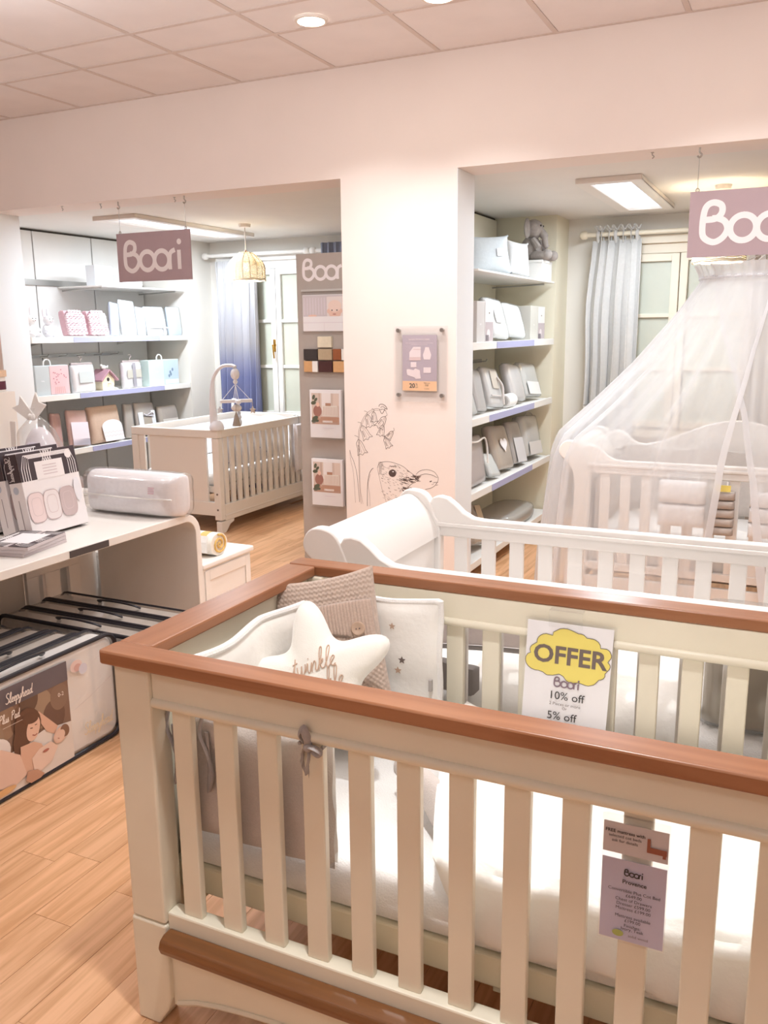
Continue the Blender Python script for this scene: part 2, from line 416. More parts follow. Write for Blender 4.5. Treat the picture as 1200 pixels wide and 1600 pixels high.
# alcove shells
q = MB(); q.box(-5.72, 1.4, YB, YB+.12, 0, ZA); struct(q.build('wall_alcove_back', ALC))
q = MB(); q.box(-5.72, -5.58, YW+.26, 6.52, 0, ZA); q.box(-5.72, -5.08, 6.52, YB, 0, ZA); struct(q.build('wall_alcove_left', ALC))
q = MB(); q.box(-2.30, -2.17, YW+.26, 6.52, 0, ZA); q.box(-2.30, -1.70, 6.54, YB, 0, ZA); struct(q.build('wall_partition', ALCY))
struct(MB().box(X3, X3+.12, YW+.26, YB, 0, ZA).build('wall_alcove_right', ALCY))
struct(MB().box(-5.72, 1.4, YW+.26, YB+.12, ZA, ZA+.1).build('ceiling_alcove', CEILA))
struct(MB().box(-5.08, -2.30, 6.875, YB, 0, .09).build('baseboard_left', WHITEW, bev=.004))
struct(MB().box(-1.70, 1.25, 6.875, YB, 0, .09).build('baseboard_right', WHITEW, bev=.004))

JAMB_LIGHT = mat('jamb_alcove_light', 'EFF1F3', .6)  # thin linings added; their cool white stands in for alcove light
struct(MB().box(X0, X0+.004, YW+.002, YW+.26, 0, ZA-.001).build('alcove_light_lining_1', JAMB_LIGHT))
struct(MB().box(X2, X2+.004, YW+.002, YW+.26, 0, ZA-.001).build('alcove_light_lining_2', JAMB_LIGHT))
# suspended ceiling: slab, tiles, grid bars
ce = struct(MB().box(-7.3, 4.3, -4.3, YW, ZC+.03, ZC+.12).build('ceiling', CEILT))
tx = [-4.778+.6*k for k in range(-4, 16)]; ty = [YW, 3.815, 3.503]+[3.503-.6*k for k in range(1, 13)]
far = MB(); tiles = {}
for a, b in zip(tx, tx[1:]):
    for c, d in zip(ty, ty[1:]):
        if a > -6 and b < 1.9 and d > 1.6:
            key = round(c-d, 3)
            if key not in tiles:
                o = MB().box(-.288, .288, -(c-d)/2+.012, (c-d)/2-.012, ZC+.002, ZC+.03).build('ceiling_tile', CEILT, ce, bev=.003, seg=1)
                for v in o.data.vertices: v.co += ORG['ceiling']
                tiles[key] = o
            else: o = tiles[key].copy(); COL.objects.link(o)
            o.parent = ce; o.location = Vector(((a+b)/2, (c+d)/2, 0))-ORG['ceiling']
        else: far.box(a+.012, b-.012, d+.012, c-.012, ZC+.002, ZC+.03)
far.build('tile_field', CEILT, ce, kind='stuff')
g = MB()
for a in tx: g.box(a-.012, a+.012, -4.2, YW, ZC, ZC+.03)
for i, c in enumerate(ty): g.box(-7.2, 4.2, c-.012-(.012 if i == 0 else 0), c+.012-(.012 if i == 0 else 0), ZC-.0005, ZC+.03)
g.build('ceiling_grid', GRID, ce)

# downlights of the shop floor
EMW = mat('downlight_glow', 'FFF3E4', emit=40)
def downlight(x, y, label, power, spread):
    t = thing('downlight', label, 'ceiling light', (x, y, ZC), 'round downlights in the shop ceiling')
    MB().lathe([(.062,-.012),(.075,-.010),(.078,0),(.062,0)], (x,y,ZC), 28, caps=False).build('trim_ring', WHITEW, t, smooth=True)
    MB().lathe([(.001,-.006),(.045,-.010),(.060,-.002)], (x,y,ZC), 24, caps=False).build('lamp_face', EMW, t, smooth=True)
    ld = bpy.data.lights.new('downlight_lamp', 'AREA'); ld.shape = 'DISK'; ld.size = .14; ld.energy = P_DOWN*power; ld.color = WARM; ld.spread = math.radians(spread)
    lo = bpy.data.objects.new('downlight_lamp', ld); COL.objects.link(lo); lo.parent = t; lo.location = (0, 0, -.02)
downlight(-2.117, 3.717, 'left glowing round downlight in the tiled shop ceiling', .7, 115)
downlight(-1.498, 3.711, 'right glowing round downlight at the top edge of the photo', .7, 115)
for x, w_ in ((-.3, 'above the right alcove opening'), (1.2, 'at the right end of the wall row')):
    downlight(x, 3.71, 'glowing round downlight '+w_+' near the divider wall', .7, 115)
downlight(-.50, 1.02, 'glowing round downlight above the front edge of the cream cot', 1.0, 105)
EMG = mat('fill_globe_glow', 'FFF6EC', emit=6)
def globe(x, y, label, power):  # unseen fill lamp, added to brighten the ceiling and walls
    t = thing('fill_globe', label, 'ceiling light', (x, y, ZC))
    MB().lathe([(.05,-.03),(.055,0)], (x, y, ZC), 20).build('base_plate', WHITEW, t, smooth=True)
    b = MB(); b.ball((x, y, ZC-.11), .085, 14); b.build('fill_globe_shell', EMG, t, smooth=True)
    ld = bpy.data.lights.new('fill_globe_lamp', 'POINT'); ld.energy = power; ld.color = WARM; ld.shadow_soft_size = .09
    lo = bpy.data.objects.new('fill_globe_lamp', ld); COL.objects.link(lo); lo.parent = t; lo.location = (0, 0, -.30)
for x, w_ in ((-4.4, 'left of the display table'), (-2.9, 'above the display table'), (-1.5, 'left of the sleigh cot'), (-.2, 'above the sleigh cot'), (1.1, 'right of the sleigh cot')):
    globe(x, 2.40, 'added fill globe lamp '+w_+' in the unseen middle row', P_FILL*1.32)
for y, n_ in ((-.6, 'near'), (-2.6, 'far')):
    for x, w_ in ((-4.2, 'leftmost'), (-2.0, 'left centre'), (.2, 'right centre'), (2.4, 'rightmost')):
        globe(x, y, w_+' added fill globe lamp of the unseen '+n_+' row behind the camera', P_FILL*.6)

# lit ceiling wells in the alcoves
EMC = mat('light_panel_glow', 'DCE8F6', emit=1.35)
def light_well(x0, x1, y0, y1, label, power):
    t = thing('ceiling_light_box', label, 'ceiling light', ((x0+x1)/2, (y0+y1)/2, ZA))
    f = MB(); W = .07
    f.box(x0, x1, y0, y0+W, ZA-.03, ZA); f.box(x0, x1, y1-W, y1, ZA-.03, ZA); f.box(x0, x0+W, y0+W, y1-W, ZA-.03, ZA); f.box(x1-W, x1, y0+W, y1-W, ZA-.03, ZA)
    f.build('frame', WHITEW, t, bev=.004)
    MB().box(x0+W, x1-W, y0+W, y1-W, ZA-.012, ZA-.002).build('diffuser', EMC, t)
    l = MB(); yy = y0+(y1-y0)*.72
    l.tube([(x0+W+.01, yy, ZA-.014), ((x0+x1)/2, y1-W-.02, ZA-.014)], .006, 6); l.build('diffuser_fold', mat('diffuser_edge_glow', 'FFFFFF', emit=3), t)
    ld = bpy.data.lights.new('well_lamp', 'AREA'); ld.shape = 'RECTANGLE'; ld.size = x1-x0-.16; ld.size_y = y1-y0-.16; ld.energy = power; ld.color = COOL
    lo = bpy.data.objects.new('well_lamp', ld); COL.objects.link(lo); lo.parent = t; lo.location = (0, 0, -.035)
light_well(-4.66, -4.27, 4.96, 6.44, 'long framed light box in the left alcove ceiling', P_SKY_L)
light_well(-1.22, -.86, 5.06, 6.40, 'framed light box in the right alcove ceiling', P_SKY_R)

# windows
def window(name, x0, x1, z0, z1, nleaf, rows, m, S, handle_x=None):
    o = MB(); F = .07
    o.box(x0, x0+F, YB-.05, YB, z0, z1); o.box(x1-F, x1, YB-.05, YB, z0, z1); o.box(x0+F, x1-F, YB-.05, YB, z1-F, z1); o.box(x0+F, x1-F, YB-.05, YB, z0, z0+F)
    o.box(x0-.03, x1+.03, YB-.08, YB, z1, z1+.06)
    wd = struct(o.build(name, m, bev=.004))
    wl = (x1-x0-2*F)/nleaf
    for i in range(nleaf):
        a = x0+F+i*wl+.003; b = a+wl-.006; s_ = MB(); zz0, zz1 = z0+F+.003, z1-F-.003
        s_.box(a, a+S, YB-.062, YB-.01, zz0, zz1); s_.box(b-S, b, YB-.062, YB-.01, zz0, zz1)
        s_.box(a+S, b-S, YB-.062, YB-.01, zz1-S, zz1); s_.box(a+S, b-S, YB-.062, YB-.01, zz0, zz0+S)
        sash = s_.build('sash', m, wd, bev=.004)
        H_ = zz1-S-(zz0+S); h = H_/rows
        for r in range(rows):
            if r: MB().box(a+S, b-S, YB-.055, YB-.015, zz0+S+r*h-.014, zz0+S+r*h+.014).build('glazing_bar', m, sash, bev=.003)
            MB().box(a+S, b-S, YB-.034, YB-.028, zz0+S+r*h+(.014 if r else 0), zz0+S+(r+1)*h-(.014 if r < rows-1 else 0)).build('pane', GLASSF, sash)
    if handle_x:
        h = MB(); hx, hz = handle_x, 1.38
        h.lathe([(.012,-.07),(.016,-.066),(.016,-.062),(.001,-.062)], (hx, YB, hz), 12, axis='y'); h.box(hx-.012, hx+.012, YB-.068, YB-.06, hz-.06, hz+.05)
        h.tube([(hx,YB-.075,hz),(hx,YB-.095,hz),(hx+.005,YB-.098,hz-.05),(hx+.01,YB-.096,hz-.12)], .008, 8); h.build('handle', BRASS, wd, smooth=True)
    return wd
window('window_1', -4.93, -3.74, .655, 2.125, 2, 3, SHELFW, .05, -4.36)
CREAMW = mat('window_cream', 'E9DECB', .5)
window('window_2', -1.43, .71, .68, 2.105, 4, 3, CREAMW, .055)

# ================================================================== cots
def slats(t, xs, w, y0, y1, z0, z1, m):
    b = None
    for x in xs:
        if b is None: b = MB().box(-w/2, w/2, y0, y1, z0, z1).build('slat', m, None, bev=.003); b.parent = t; base = ORG.pop(b.name); o = b
        else: o = b.copy(); COL.objects.link(o)
        o.parent = t; o.location = Vector((x+base.x, base.y, base.z))-ORG[t.name]
# ---- front cot, cream with stained rails
cx0, cx1, cy0, cy1 = -1.227, .243, 1.265, 2.033
t = thing('cot', 'cream cot with reddish brown top rails, nearest in the foreground', 'cot', ((cx0+cx1)/2, (cy0+cy1)/2, 0))
for xa, sx in ((cx0, 1), (cx1, -1)):
    for ya, sy in ((cy0, 1), (cy1, -1)):
        def B(b, x0, x1, y0, y1, z0, z1): b.box(min(xa+sx*x0, xa+sx*x1), max(xa+sx*x0, xa+sx*x1), min(ya+sy*y0, ya+sy*y1), max(ya+sy*y0, ya+sy*y1), z0, z1)
        b = MB(); B(b, .002, .092, .002, .062, .258, .842)
        poly = [(0,.0),(.058,0),(.064,.012),(.086,.045),(.094,.075),(.094,.256),(0,.256)]
        b.prism([(xa+sx*p, z) for p, z in poly], 'y', min(ya, ya+sy*.064), max(ya, ya+sy*.064)); b.build('post', CREAM, t, bev=.005)
CAP = .842, .871
for ya, yb, nm in ((cy0-.018, cy0+.045, 'front'), (cy1-.05, cy1+.018, 'back')):
    MB().prism(rrect(cx0-.02, cx1+.02, ya, yb, .012), 'z', *CAP).build('top_rail', BROWN, t, bev=.004, seg=2, smooth=True)
BROWNY = wood('teak_stain_rail_end', 'A56F4D', '96603F', 1, .3)
for xa, xb in ((cx0-.02, cx0+.068), (cx1-.068, cx1+.02)):
    MB().box(xa, xb, cy0+.046, cy1-.051, CAP[0], CAP[1]-.001).build('end_rail', BROWNY, t, bev=.005, seg=2)
for ya, yb, inn in ((cy0+.010, cy0+.048, 1), (cy1-.048, cy1-.010, -1)):
    b = MB(); b.box(cx0+.092, cx1-.092, ya, yb, .762, .842)
    b.tube([(cx0+.092, ya+.002, .766), (cx1-.092, ya+.002, .766)], .011, 10); b.tube([(cx0+.092, yb-.002, .766), (cx1-.092, yb-.002, .766)], .011, 10)
    b.build('side_beam', CREAM, t, smooth=True, bev=.002)
    MB().box(cx0+.092, cx1-.092, ya, yb, .243, .285).build('bottom_rail', CREAM, t, bev=.004)
sl = [-1.0735, -.9715, -.870, -.7695, -.671, -.573, -.473, -.373, -.274, -.1755, -.0755, .0235, .122]
slats(t, sl, .0465, cy0+.020, cy0+.038, .284, .763, CREAM)
slats(t, [-.755+.0972*k for k in range(-3, 10)], .0465, cy1-.038, cy1-.020, .284, .763, CREAM)
b = MB(); 
poly = [(cx0+.094, .243), (cx0+.094, .055)]
for k in range(25):
    u = k/24; x = cx0+.105+u*(cx1-cx0-.21); e = min(u, 1-u); poly.append((x, .062+.05*(1-math.exp(-e*9))+(.0 if .02 < u < .98 else -.004)))
poly += [(cx1-.094, .055), (cx1-.094, .243)]
arch = poly[2:-2]
b.prism(poly, 'y', cy0+.012, cy0+.034); b.tube([(x, cy0+.013, z+.004) for x, z in arch], .007, 6); b.build('apron', CREAM, t, smooth=True)
MB().prism(poly, 'y', cy1-.034, cy1-.012).build('apron', CREAM, t)
MB().prism([(cy0+.010,.203),(cy0-.012,.203),(cy0-.028,.212),(cy0-.034,.228),(cy0-.028,.243),(cy0-.014,.250),(cy0+.010,.250)], 'x', cx0+.098, cx1-.098).build('foot_rail', BROWN_SHADED, t, smooth=True, bev=.004)
for xa in (cx0+.02, cx1-.05):
    MB().box(xa, xa+.03, cy0+.064, cy1-.064, .22, .842).build('end_panel', CREAM, t, bev=.003)
MB().box(cx0+.055, cx1-.055, 1.345, 1.955, .298, .362).build('mattress_base', CREAMI, t, bev=.004)
# fixings of the raised base
for x in (cx0+.12, -.42, cx1-.12):
    MB().box(x-.012, x+.012, 1.357, 1.94, .28, .298).build('base_batten', CREAMI, t)
FRONT = t
# mattress
def mattress(x0, x1, y0, y1, z0, z1, label, m=CLOTHW):
    b = MB(); r = .045
    prof = [(z0, .012), (z0+.012, 0), ((z0+z1)/2, -.006), (z1-.02, .004), (z1, .03)]
    P = rrect(x0, x1, y0, y1, r, 4); cxm, cym = (x0+x1)/2, (y0+y1)/2; rings = []
    for z, ins in prof:
        ring = []
        for i, (x, y) in enumerate(P):
            k = .004*noise.noise(Vector((x*9, y*9, z*30)))
            ring.append(b.bm.verts.new((x+(cxm-x)/abs(cxm-x+1e-9)*(ins+k), y+(cym-y)/abs(cym-y+1e-9)*(ins+k), z)))
        rings.append(ring)
    n = len(P)
    for A, B_ in zip(rings, rings[1:]):
        for i in range(n): b._f([A[i], A[(i+1)%n], B_[(i+1)%n], B_[i]])
    b._f(rings[0][::-1]); b._f(rings[-1])
    return tag(b.build('mattress', m, smooth=True, ang=60), label, 'mattress')
mattress(cx0+.062, cx1-.062, 1.35, 1.95, .362, .455, 'white sheeted mattress on the base of the cream cot with brown rails')

# ---- white sleigh cots
def sleigh(x0, y0, y1, L, label, arch, drawer):
    x1 = x0+L; t = thing('cot', label, 'cot', ((x0+x1)/2, (y0+y1)/2, 0)); ym = (y0+y1)/2
    MX = lambda P, f: [(x0+x1-x, z) for x, z in P][::-1] if f else P
    for f in (0, 1):
        out = [(x0+.105,.80),(x0+.085,.86),(x0+.055,.925),(x0+.02,.948),(x0-.03,.948),(x0-.058,.915),(x0-.055,.875),(x0-.02,.84),(x0+.012,.79),(x0+.025,.70),(x0+.02,.55),(x0+.0,.38),(x0-.012,.2),(x0-.005,.08),(x0-.01,0),(x0+.06,0),(x0+.085,.05),(x0+.095,.2),(x0+.1,.5)]
        out = [(p.x+.006, p.y) for p in smooth_path(out, 3, True)]; out = [(x, max(0, z-.014*max(0, (z-.5)/.45))) for x, z in out]
        for ya in (y0, y1-.045):
            MB().prism(MX(out, f), 'y', ya, ya+.045).build('post', WHITE, t, smooth=True, bev=.005)
        # scrolled end panel: rolled top and hollow inner face
        top = [(x0+.10,.775),(x0+.088,.82),(x0+.06,.875),(x0+.02,.92),(x0-.012,.935),(x0-.04,.925),(x0-.048,.895),(x0-.035,.87),(x0-.005,.845),(x0+.03,.80),(x0+.045,.775)]
        top = [(p.x+.006, p.y-.013*max(0, (p.y-.775)/.16)) for p in smooth_path(top, 4)]
        MB().prism(MX(top, f), 'y', y0+.046, y1-.046).build('scroll_top', WHITE, t, smooth=True)
        MB().prism(MX([(x0+.055,.2),(x0+.092,.2),(x0+.092,.774),(x0+.055,.774)], f), 'y', y0+.046, y1-.046).build('end_panel', WHITE, t, bev=.003)
    for ya, bk in ((y0, 0), (y1-.04, 1)):
        rail = [(x0+.085,.775),(x0+.07,.85),(x0+.068,.895),(x0+.08,.914),(x0+.105,.920),(x0+.135,.914),(x0+.165,.893),(x0+.195,.866),(x0+.23,.849),(x0+.27,.845)]
        if bk and arch: mid = [(x0+L*(.18+.64*k/12), .845+.15*math.sin(PI*k/12)**1.5) for k in range(1, 12)]
        else: mid = []
        rail = rail+mid+[(x0+x1-x, z) for x, z in rail][::-1]
        MB().prism(rail, 'y', ya+.003, ya+.042).build('side_rail', WHITE, t, bev=.005, smooth=True, ang=30)
        gy = ya-.002 if not bk else ya-.002
        MB().box(x0+.098, x1-.098, gy-.004, gy+.004, .812, .826).build('rail_moulding', WHITE, t, bev=.003)
        MB().box(x0+.098, x1-.098, ya+.005, ya+.035, .27, .31).build('bottom_rail', WHITE, t, bev=.004)
        xs = [x0+.185+.1025*k for k in range(int((L-.3)/.1025)+1)] if (bk or drawer) else [-.802+.1017*k for k in range(-2, 9)]
        slats(t, xs, .05, ya+.011, ya+.029, .309, .777, WHITE)
    MB().box(x0+.1, x1-.1, y0+.05, y1-.05, .30, .36).build('mattress_base', WHITE, t, bev=.004)
    if drawer:
        MB().box(x0+.10, x1-.10, y0+.004, y0+.03, .06, .235).build('drawer_front', WHITE, t, bev=.004)
        MB().box(x0+.10, x1-.10, y1-.03, y1-.004, .06, .235).build('drawer_back', WHITE, t, bev=.004)
    return t
S2 = sleigh(-1.235, 2.135, 2.855, 1.52, 'glossy white sleigh cot with rolled ends just behind the cream cot', 0, 0)
mattress(-1.12, .17, 2.20, 2.80, .362, .47, 'white mattress inside the sleigh cot behind the cream cot')
S3 = sleigh(-1.045, 4.40, 5.15, 1.52, 'white sleigh cot with arched back under the white net canopy', 1, 1)
mattress(-.93, .36, 4.46, 5.09, .362, .46, 'mattress inside the sleigh cot under the net canopy')

# ---- cot in the left alcove
LX0, LX1, LY0, LY1, LZ = -4.70, -3.875, 5.25, 6.66, .785
t = thing('cot', 'pale square-framed cot with panelled end in the left alcove', 'cot', ((LX0+LX1)/2, (LY0+LY1)/2, 0))
for x in (LX0, LX1-.06):
    for y in (LY0, LY1-.05): MB().box(x, x+.06, y, y+.05, .1, LZ-.062).build('post', WHITEW, t, bev=.003)
for y in (LY0, LY1-.05):
    MB().box(LX0, LX1, y, y+.05, LZ-.06, LZ).build('end_rail', WHITEW, t, bev=.004)
    MB().box(LX0+.061, LX1-.061, y+.006, y+.044, .13, .235).build('end_bottom_rail', WHITEW, t, bev=.003)
    MB().box(LX0+.061, LX0+.115, y+.012, y+.032, .235, LZ-.06).build('slat', WHITEW, t, bev=.002)
    p = MB(); p.box(LX0+.165, LX1-.125, y+.012, y+.034, .235, LZ-.06)
    p.build('end_panel', WHITEW, t, bev=.002)
for x in (LX0, LX1-.04):
    MB().box(x, x+.04, LY0+.051, LY1-.051, LZ-.06, LZ).build('side_rail', WHITEW, t, bev=.004)
    MB().box(x, x+.04, LY0+.051, LY1-.051, .09, .215).build('bottom_rail', WHITEW, t, bev=.004)
    MB().tube([(x+.035, LY0+.051, .13), (x+.035, LY1-.051, .13)], .009, 8).build('moulding', WHITEW, t, smooth=True)
    base = None
    ys = [LY0+.105+.0875*k for k in range(15)]
    for y in ys:
        if base is None: base = o = MB().box(x+.012, x+.03, y-.024, y+.024, .214, LZ-.06).build('slat', WHITEW, t, bev=.002); yb0 = y
        else: o = base.copy(); COL.objects.link(o); o.parent = t; o.location = (0, y-yb0, 0)
for x, sx in ((LX0, 1), (LX1, -1)):
    for y, sy in ((LY0, 1), (LY1, -1)):
        poly = [(y, 0), (y+sy*.05, 0), (y+sy*.085, .03), (y+sy*.11, .055), (y+sy*.16, .07), (y+sy*.165, .089), (y, .089)]
        MB().prism(poly, 'x', min(x, x+sx*.05), max(x, x+sx*.05)).build('bracket_foot', WHITEW, t, bev=.003)
for z in (.18, .30):
    MB().lathe([(.008,-.002),(.008,.002)], (LX1-.03, LY0-.001, z), 10, axis='y').build('bolt', INKG, t)
MB().box(LX0+.045, LX1-.045, LY0+.056, LY1-.056, .30, .35).build('mattress_base', WHITEW, t)
mattress(LX0+.06, LX1-.06, LY0+.07, LY1-.07, .352, .46, 'white mattress inside the panelled cot in the left alcove')

# ================================================================== bedding of the cream cot
def quilted(mb, fn, nu, nv, th, mi=0):
    """two-sided padded sheet: fn(u,v)->point, normal taken numerically"""
    def N(u, v):
        e = 1e-3; a = Vector(fn(min(u+e,1), v))-Vector(fn(max(u-e,0), v)); b = Vector(fn(u, min(v+e,1)))-Vector(fn(u, max(v-e,0)))
        return a.cross(b).normalized()
    def s(sg):
        def g(u, v):
            t = (max(0, 1-abs(2*u-1)**10)*max(0, 1-abs(2*v-1)**10))**.5
            return Vector(fn(u, v))+N(u, v)*(sg*th/2*t)
        return g
    mb.grid(s(1), nu, nv, mi=mi); mb.grid(s(-1), nu, nv, mi=mi); return mb
# bumper: long end panel, grey-backed front panel, back panel with stars
t = thing('cot_bumper', 'padded white bumper with embroidered stars and grey backing inside the cream cot', 'bumper', (-1.1, 1.65, .456))
def wob(a, b, k=.006, s=0): return k*noise.noise(Vector((a*4+s, b*4, s)))
def fr(u, v): x = -1.115+.36*u; return (x, 1.336+wob(x*3, v, .012, 3)+.014*math.sin(u*PI)*v, .458+(.278-.012*math.sin(u*PI))*v)
b = MB(); quilted(b, fr, 22, 16, .022); b.build('front_panel', GREYC, t, smooth=True, ang=70)
b = MB(); quilted(b, lambda u, v: (-1.115+.355*u, 1.356+wob(u*2, v, .008, 3)+.014*math.sin(u*PI)*v, .458+(.282-.012*math.sin(u*PI))*v), 18, 12, .018); b.build('front_lining', QUILT, t, smooth=True, ang=70)
def en(u, v): y = 1.372+.57*u; return (-1.115+wob(y, v, .012, 9)+.012*math.sin(u*PI*3)*v, y, .458+(.368-.006*abs(math.sin(u*PI*2)))*v)
b = MB(); quilted(b, en, 28, 16, .030); e_ = b.build('end_panel', QUILT, t, smooth=True, ang=70)
b = MB(); b.tube([Vector(en(k/30, 1))+Vector((.004,0,0)) for k in range(31)], .009, 8); b.build('piping', CLOTHW, t, smooth=True)
def bk(u, v): x = -1.08+.305*u; return (x+.006*(1-v), 1.945-.012*math.sin(PI*u)-.02*(1-v)+wob(x*2, v, .012, 5), .458+(.372-.012*math.sin(PI*u))*v)
b = MB(); quilted(b, bk, 22, 20, .034); b.build('back_panel', QUILT, t, smooth=True, ang=70)
b = MB(); b.tube([Vector(bk(0.02+k/31, 1)) for k in range(31)]+[Vector(bk(1, 1-k/14)) for k in range(0, 14)], .008, 8); b.build('piping', CLOTHW, t, smooth=True)
def star_pts(cx, cy, r, n=5, a0=PI/2, q=.45): return [(cx+(r if i%2 == 0 else r*q)*math.cos(a0+PI*i/n), cy+(r if i%2 == 0 else r*q)*math.sin(a0+PI*i/n)) for i in range(2*n)]
p = Print((-1.08, 1.945, .458), (1,0,0), (0,0,1), (0,-1,0))
for cx, cy, r, m in ((.215,.215,.011,INKG),(.203,.185,.011,THREAD),(.185,.30,.010,THREAD)):
    p.poly([(a, b_, 1.945-(bk(min(1, a/.305), min(1, b_/.372))[1]-.0185)) for a, b_ in star_pts(cx, cy, r)], m)
p.build('star_embroidery', t)
MB().box(-.792, -.784, 1.905, 1.915, .60, .63).build('fabric_tag', mat('tag_grey', 'B9B2AE', .8), t)
MB().box(-.875, -.79, 1.895, 1.905, .548, .562).build('trim_tape', mat('trim_tape_beige', 'DDBFA8', .8), t)
# grey ribbon bow tied round a slat
r = MB()
r.tube(smooth_path([(-.772,1.275,.745),(-.79,1.268,.775),(-.776,1.262,.795),(-.765,1.264,.77),(-.768,1.27,.75)], 6), .010, 8, sq=.4)
r.tube(smooth_path([(-.768,1.272,.745),(-.745,1.262,.752),(-.728,1.266,.742),(-.742,1.27,.733),(-.765,1.275,.742)], 6), .009, 8, sq=.5)
r.tube(smooth_path([(-.768,1.272,.745),(-.764,1.266,.72),(-.772,1.268,.692),(-.775,1.272,.675)], 6), [.006]*12+[.008]*7, 8, sq=.4)
r.tube(smooth_path([(-.768,1.274,.748),(-.785,1.276,.735),(-.79,1.284,.71),(-.783,1.29,.685)], 6), .007, 8, sq=.4)
r.ball((-.767,1.268,.746), (.014,.009,.012), 8)
r.tube([(-.7935,1.28,.745),(-.7935,1.31,.745),(-.745,1.31,.745),(-.745,1.28,.745)], .004, 6)
for v in r.bm.verts:
    if v.co.y < 1.279: v.co.x = -.768+(v.co.x+.768)*.72; v.co.z = .748+(v.co.z-.746)*.78
r.build('ribbon_bow', GREYD, t, smooth=True)
r = MB()
for x0_ in (-1.125, -1.04):
    r.tube(smooth_path([(x0_,1.316,.75),(x0_-.012,1.314,.70),(x0_+.004,1.313,.66),(x0_+.016,1.314,.61),(x0_+.002,1.316,.57),(x0_+.004,1.32,.62),(x0_+.0,1.32,.70)], 5), .006, 8, sq=.5)
r.build('ribbon_tie', GREYD, t, smooth=True)

# knitted cushion with ribbed button flap
def cushion(mb, w_, h_, d_, M, nu=24, nv=24, mi=0, disp=None, pinch=.06, e=.5):
    for sg in (1, -1):
        def fn(u, v):
            a, b = 2*u-1, 2*v-1
            k = 1-pinch*(1-a*a)*abs(b)**2; l = 1-pinch*(1-b*b)*abs(a)**2
            t = ((1-abs(a)**2.6)*(1-abs(b)**2.6))**e
            dz = disp(u, v)*t**.3 if disp and sg > 0 else 0
            return M @ Vector((a*w_/2*l, b*h_/2*k, sg*(d_/2*t+dz)))
        mb.grid(fn, nu, nv, mi=mi)
    return mb
def knit_d(u, v):
    if v > .80:   # moss stitch
        return .0035*math.sin(u*PI*46)*math.sin(v*PI*60+(PI/2)*(int(u*46) % 2))
    if v > .56: return .003*abs(math.sin(u*PI*36))
    return .0035*math.sin(u*PI*34)*math.sin(v*PI*60)
Mk = TR((-1.018, 1.825, .690), rz=math.radians(18)) @ Matrix.Rotation(math.radians(68), 4, 'X') @ Matrix.Rotation(math.radians(12), 4, 'Z')
t = thing('cushion', 'beige knitted cushion with two round buttons in the corner of the cream cot', 'cushion', M=Mk); I4 = Matrix.Identity(4)
b = MB(); cushion(b, .27, .42, .10, I4, 150, 170, disp=knit_d); b.build('knit_cover', KNIT, t, smooth=True, ang=180)
def flap(u, v):
    a = (2*u-1)*.92; bb = .075+.225*v-.035*math.cos(u*PI*2)*(1-v); y = bb*.42; tt = ((1-abs(a)**2.6)*(1-abs(2*bb)**2.6))**.5
    return (a*.135*.97, y, .05*tt+.006+.002*abs(math.sin(u*PI*30)))
b = MB(); quilted(b, flap, 120, 14, .006); b.build('button_flap', KNITD, t, smooth=True, ang=180)
for bx in (-.05, .08):
    z = .052+.006; b = MB(); b.lathe([(.001,.004),(.009,.004),(.012,.006),(.016,.006),(.018,.003),(.017,0)], (bx, .052, z), 20)
    for q in (-1, 1): b.ball((bx+q*.004, .052, z+.005), .002, 6, mi=1)
    b.build('button', [mat('horn_button', 'B99C86', .4), INKG], t, smooth=True)
MB().box(.108, .126, .0, .015, .034, .037).build('fabric_tag', PAPER, t)

# star cushion, embroidered
Ms = TR((-.972, 1.665, .692), rz=math.radians(14)) @ Matrix.Rotation(math.radians(66), 4, 'X') @ Matrix.Rotation(math.radians(15), 4, 'Z')
t = thing('cushion', 'ivory star-shaped cushion lettered twinkle twinkle in the cream cot', 'cushion', M=Ms)
def star_r(a, R=.188):
    k = (a-PI/2) % (2*PI/5); k = min(k, 2*PI/5-k)/(PI/5)   # 0 at tip, 1 at valley
    # straight flanks between tip and valley, rounded at both
    r_t, r_v = R*1.03, R*.585; al = k*PI/5
    x1, y1, x2, y2 = r_t, 0, r_v*math.cos(PI/5), r_v*math.sin(PI/5)
    d = math.cos(al)*(y2-y1)-math.sin(al)*(x2-x1); r = (x1*(y2-y1)-y1*(x2-x1))/d
    return R*(.755+.235*math.cos(5*(a-PI/2))+.035*math.cos(10*(a-PI/2)))
def star_t(s): return .052*math.sqrt(max(0, 1-s**3))
b = MB()
for sg in (1, -1):
    b.grid(lambda u, v: (star_r(u*2*PI)*v*math.cos(u*2*PI), star_r(u*2*PI)*v*math.sin(u*2*PI), sg*star_t(v)*(1+.05*noise.noise(Vector((math.cos(u*6.28)*3*v, math.sin(u*6.28)*3*v, sg))))), 120, 16, cu=True)
b.build('star_body', VELVET, t, smooth=True, ang=100)
def on_star(x, y):
    a = math.atan2(y, x); s = math.hypot(x, y)/star_r(a); return (x, y, star_t(min(s,1))*1.02+.001)
b = MB()
for txt, x, y in (('twinkle', -.048, .010), ('twinkle', -.036, -.040)):
    for q in cursive(txt, x, y, .05, .12)[0]:
        P_ = []
        for px, py in q: P_.append(on_star(px, py+(px+.06)*.12))
        b.tube(P_, .0014, 6)
b.build('lettering', THREAD, t, smooth=True)

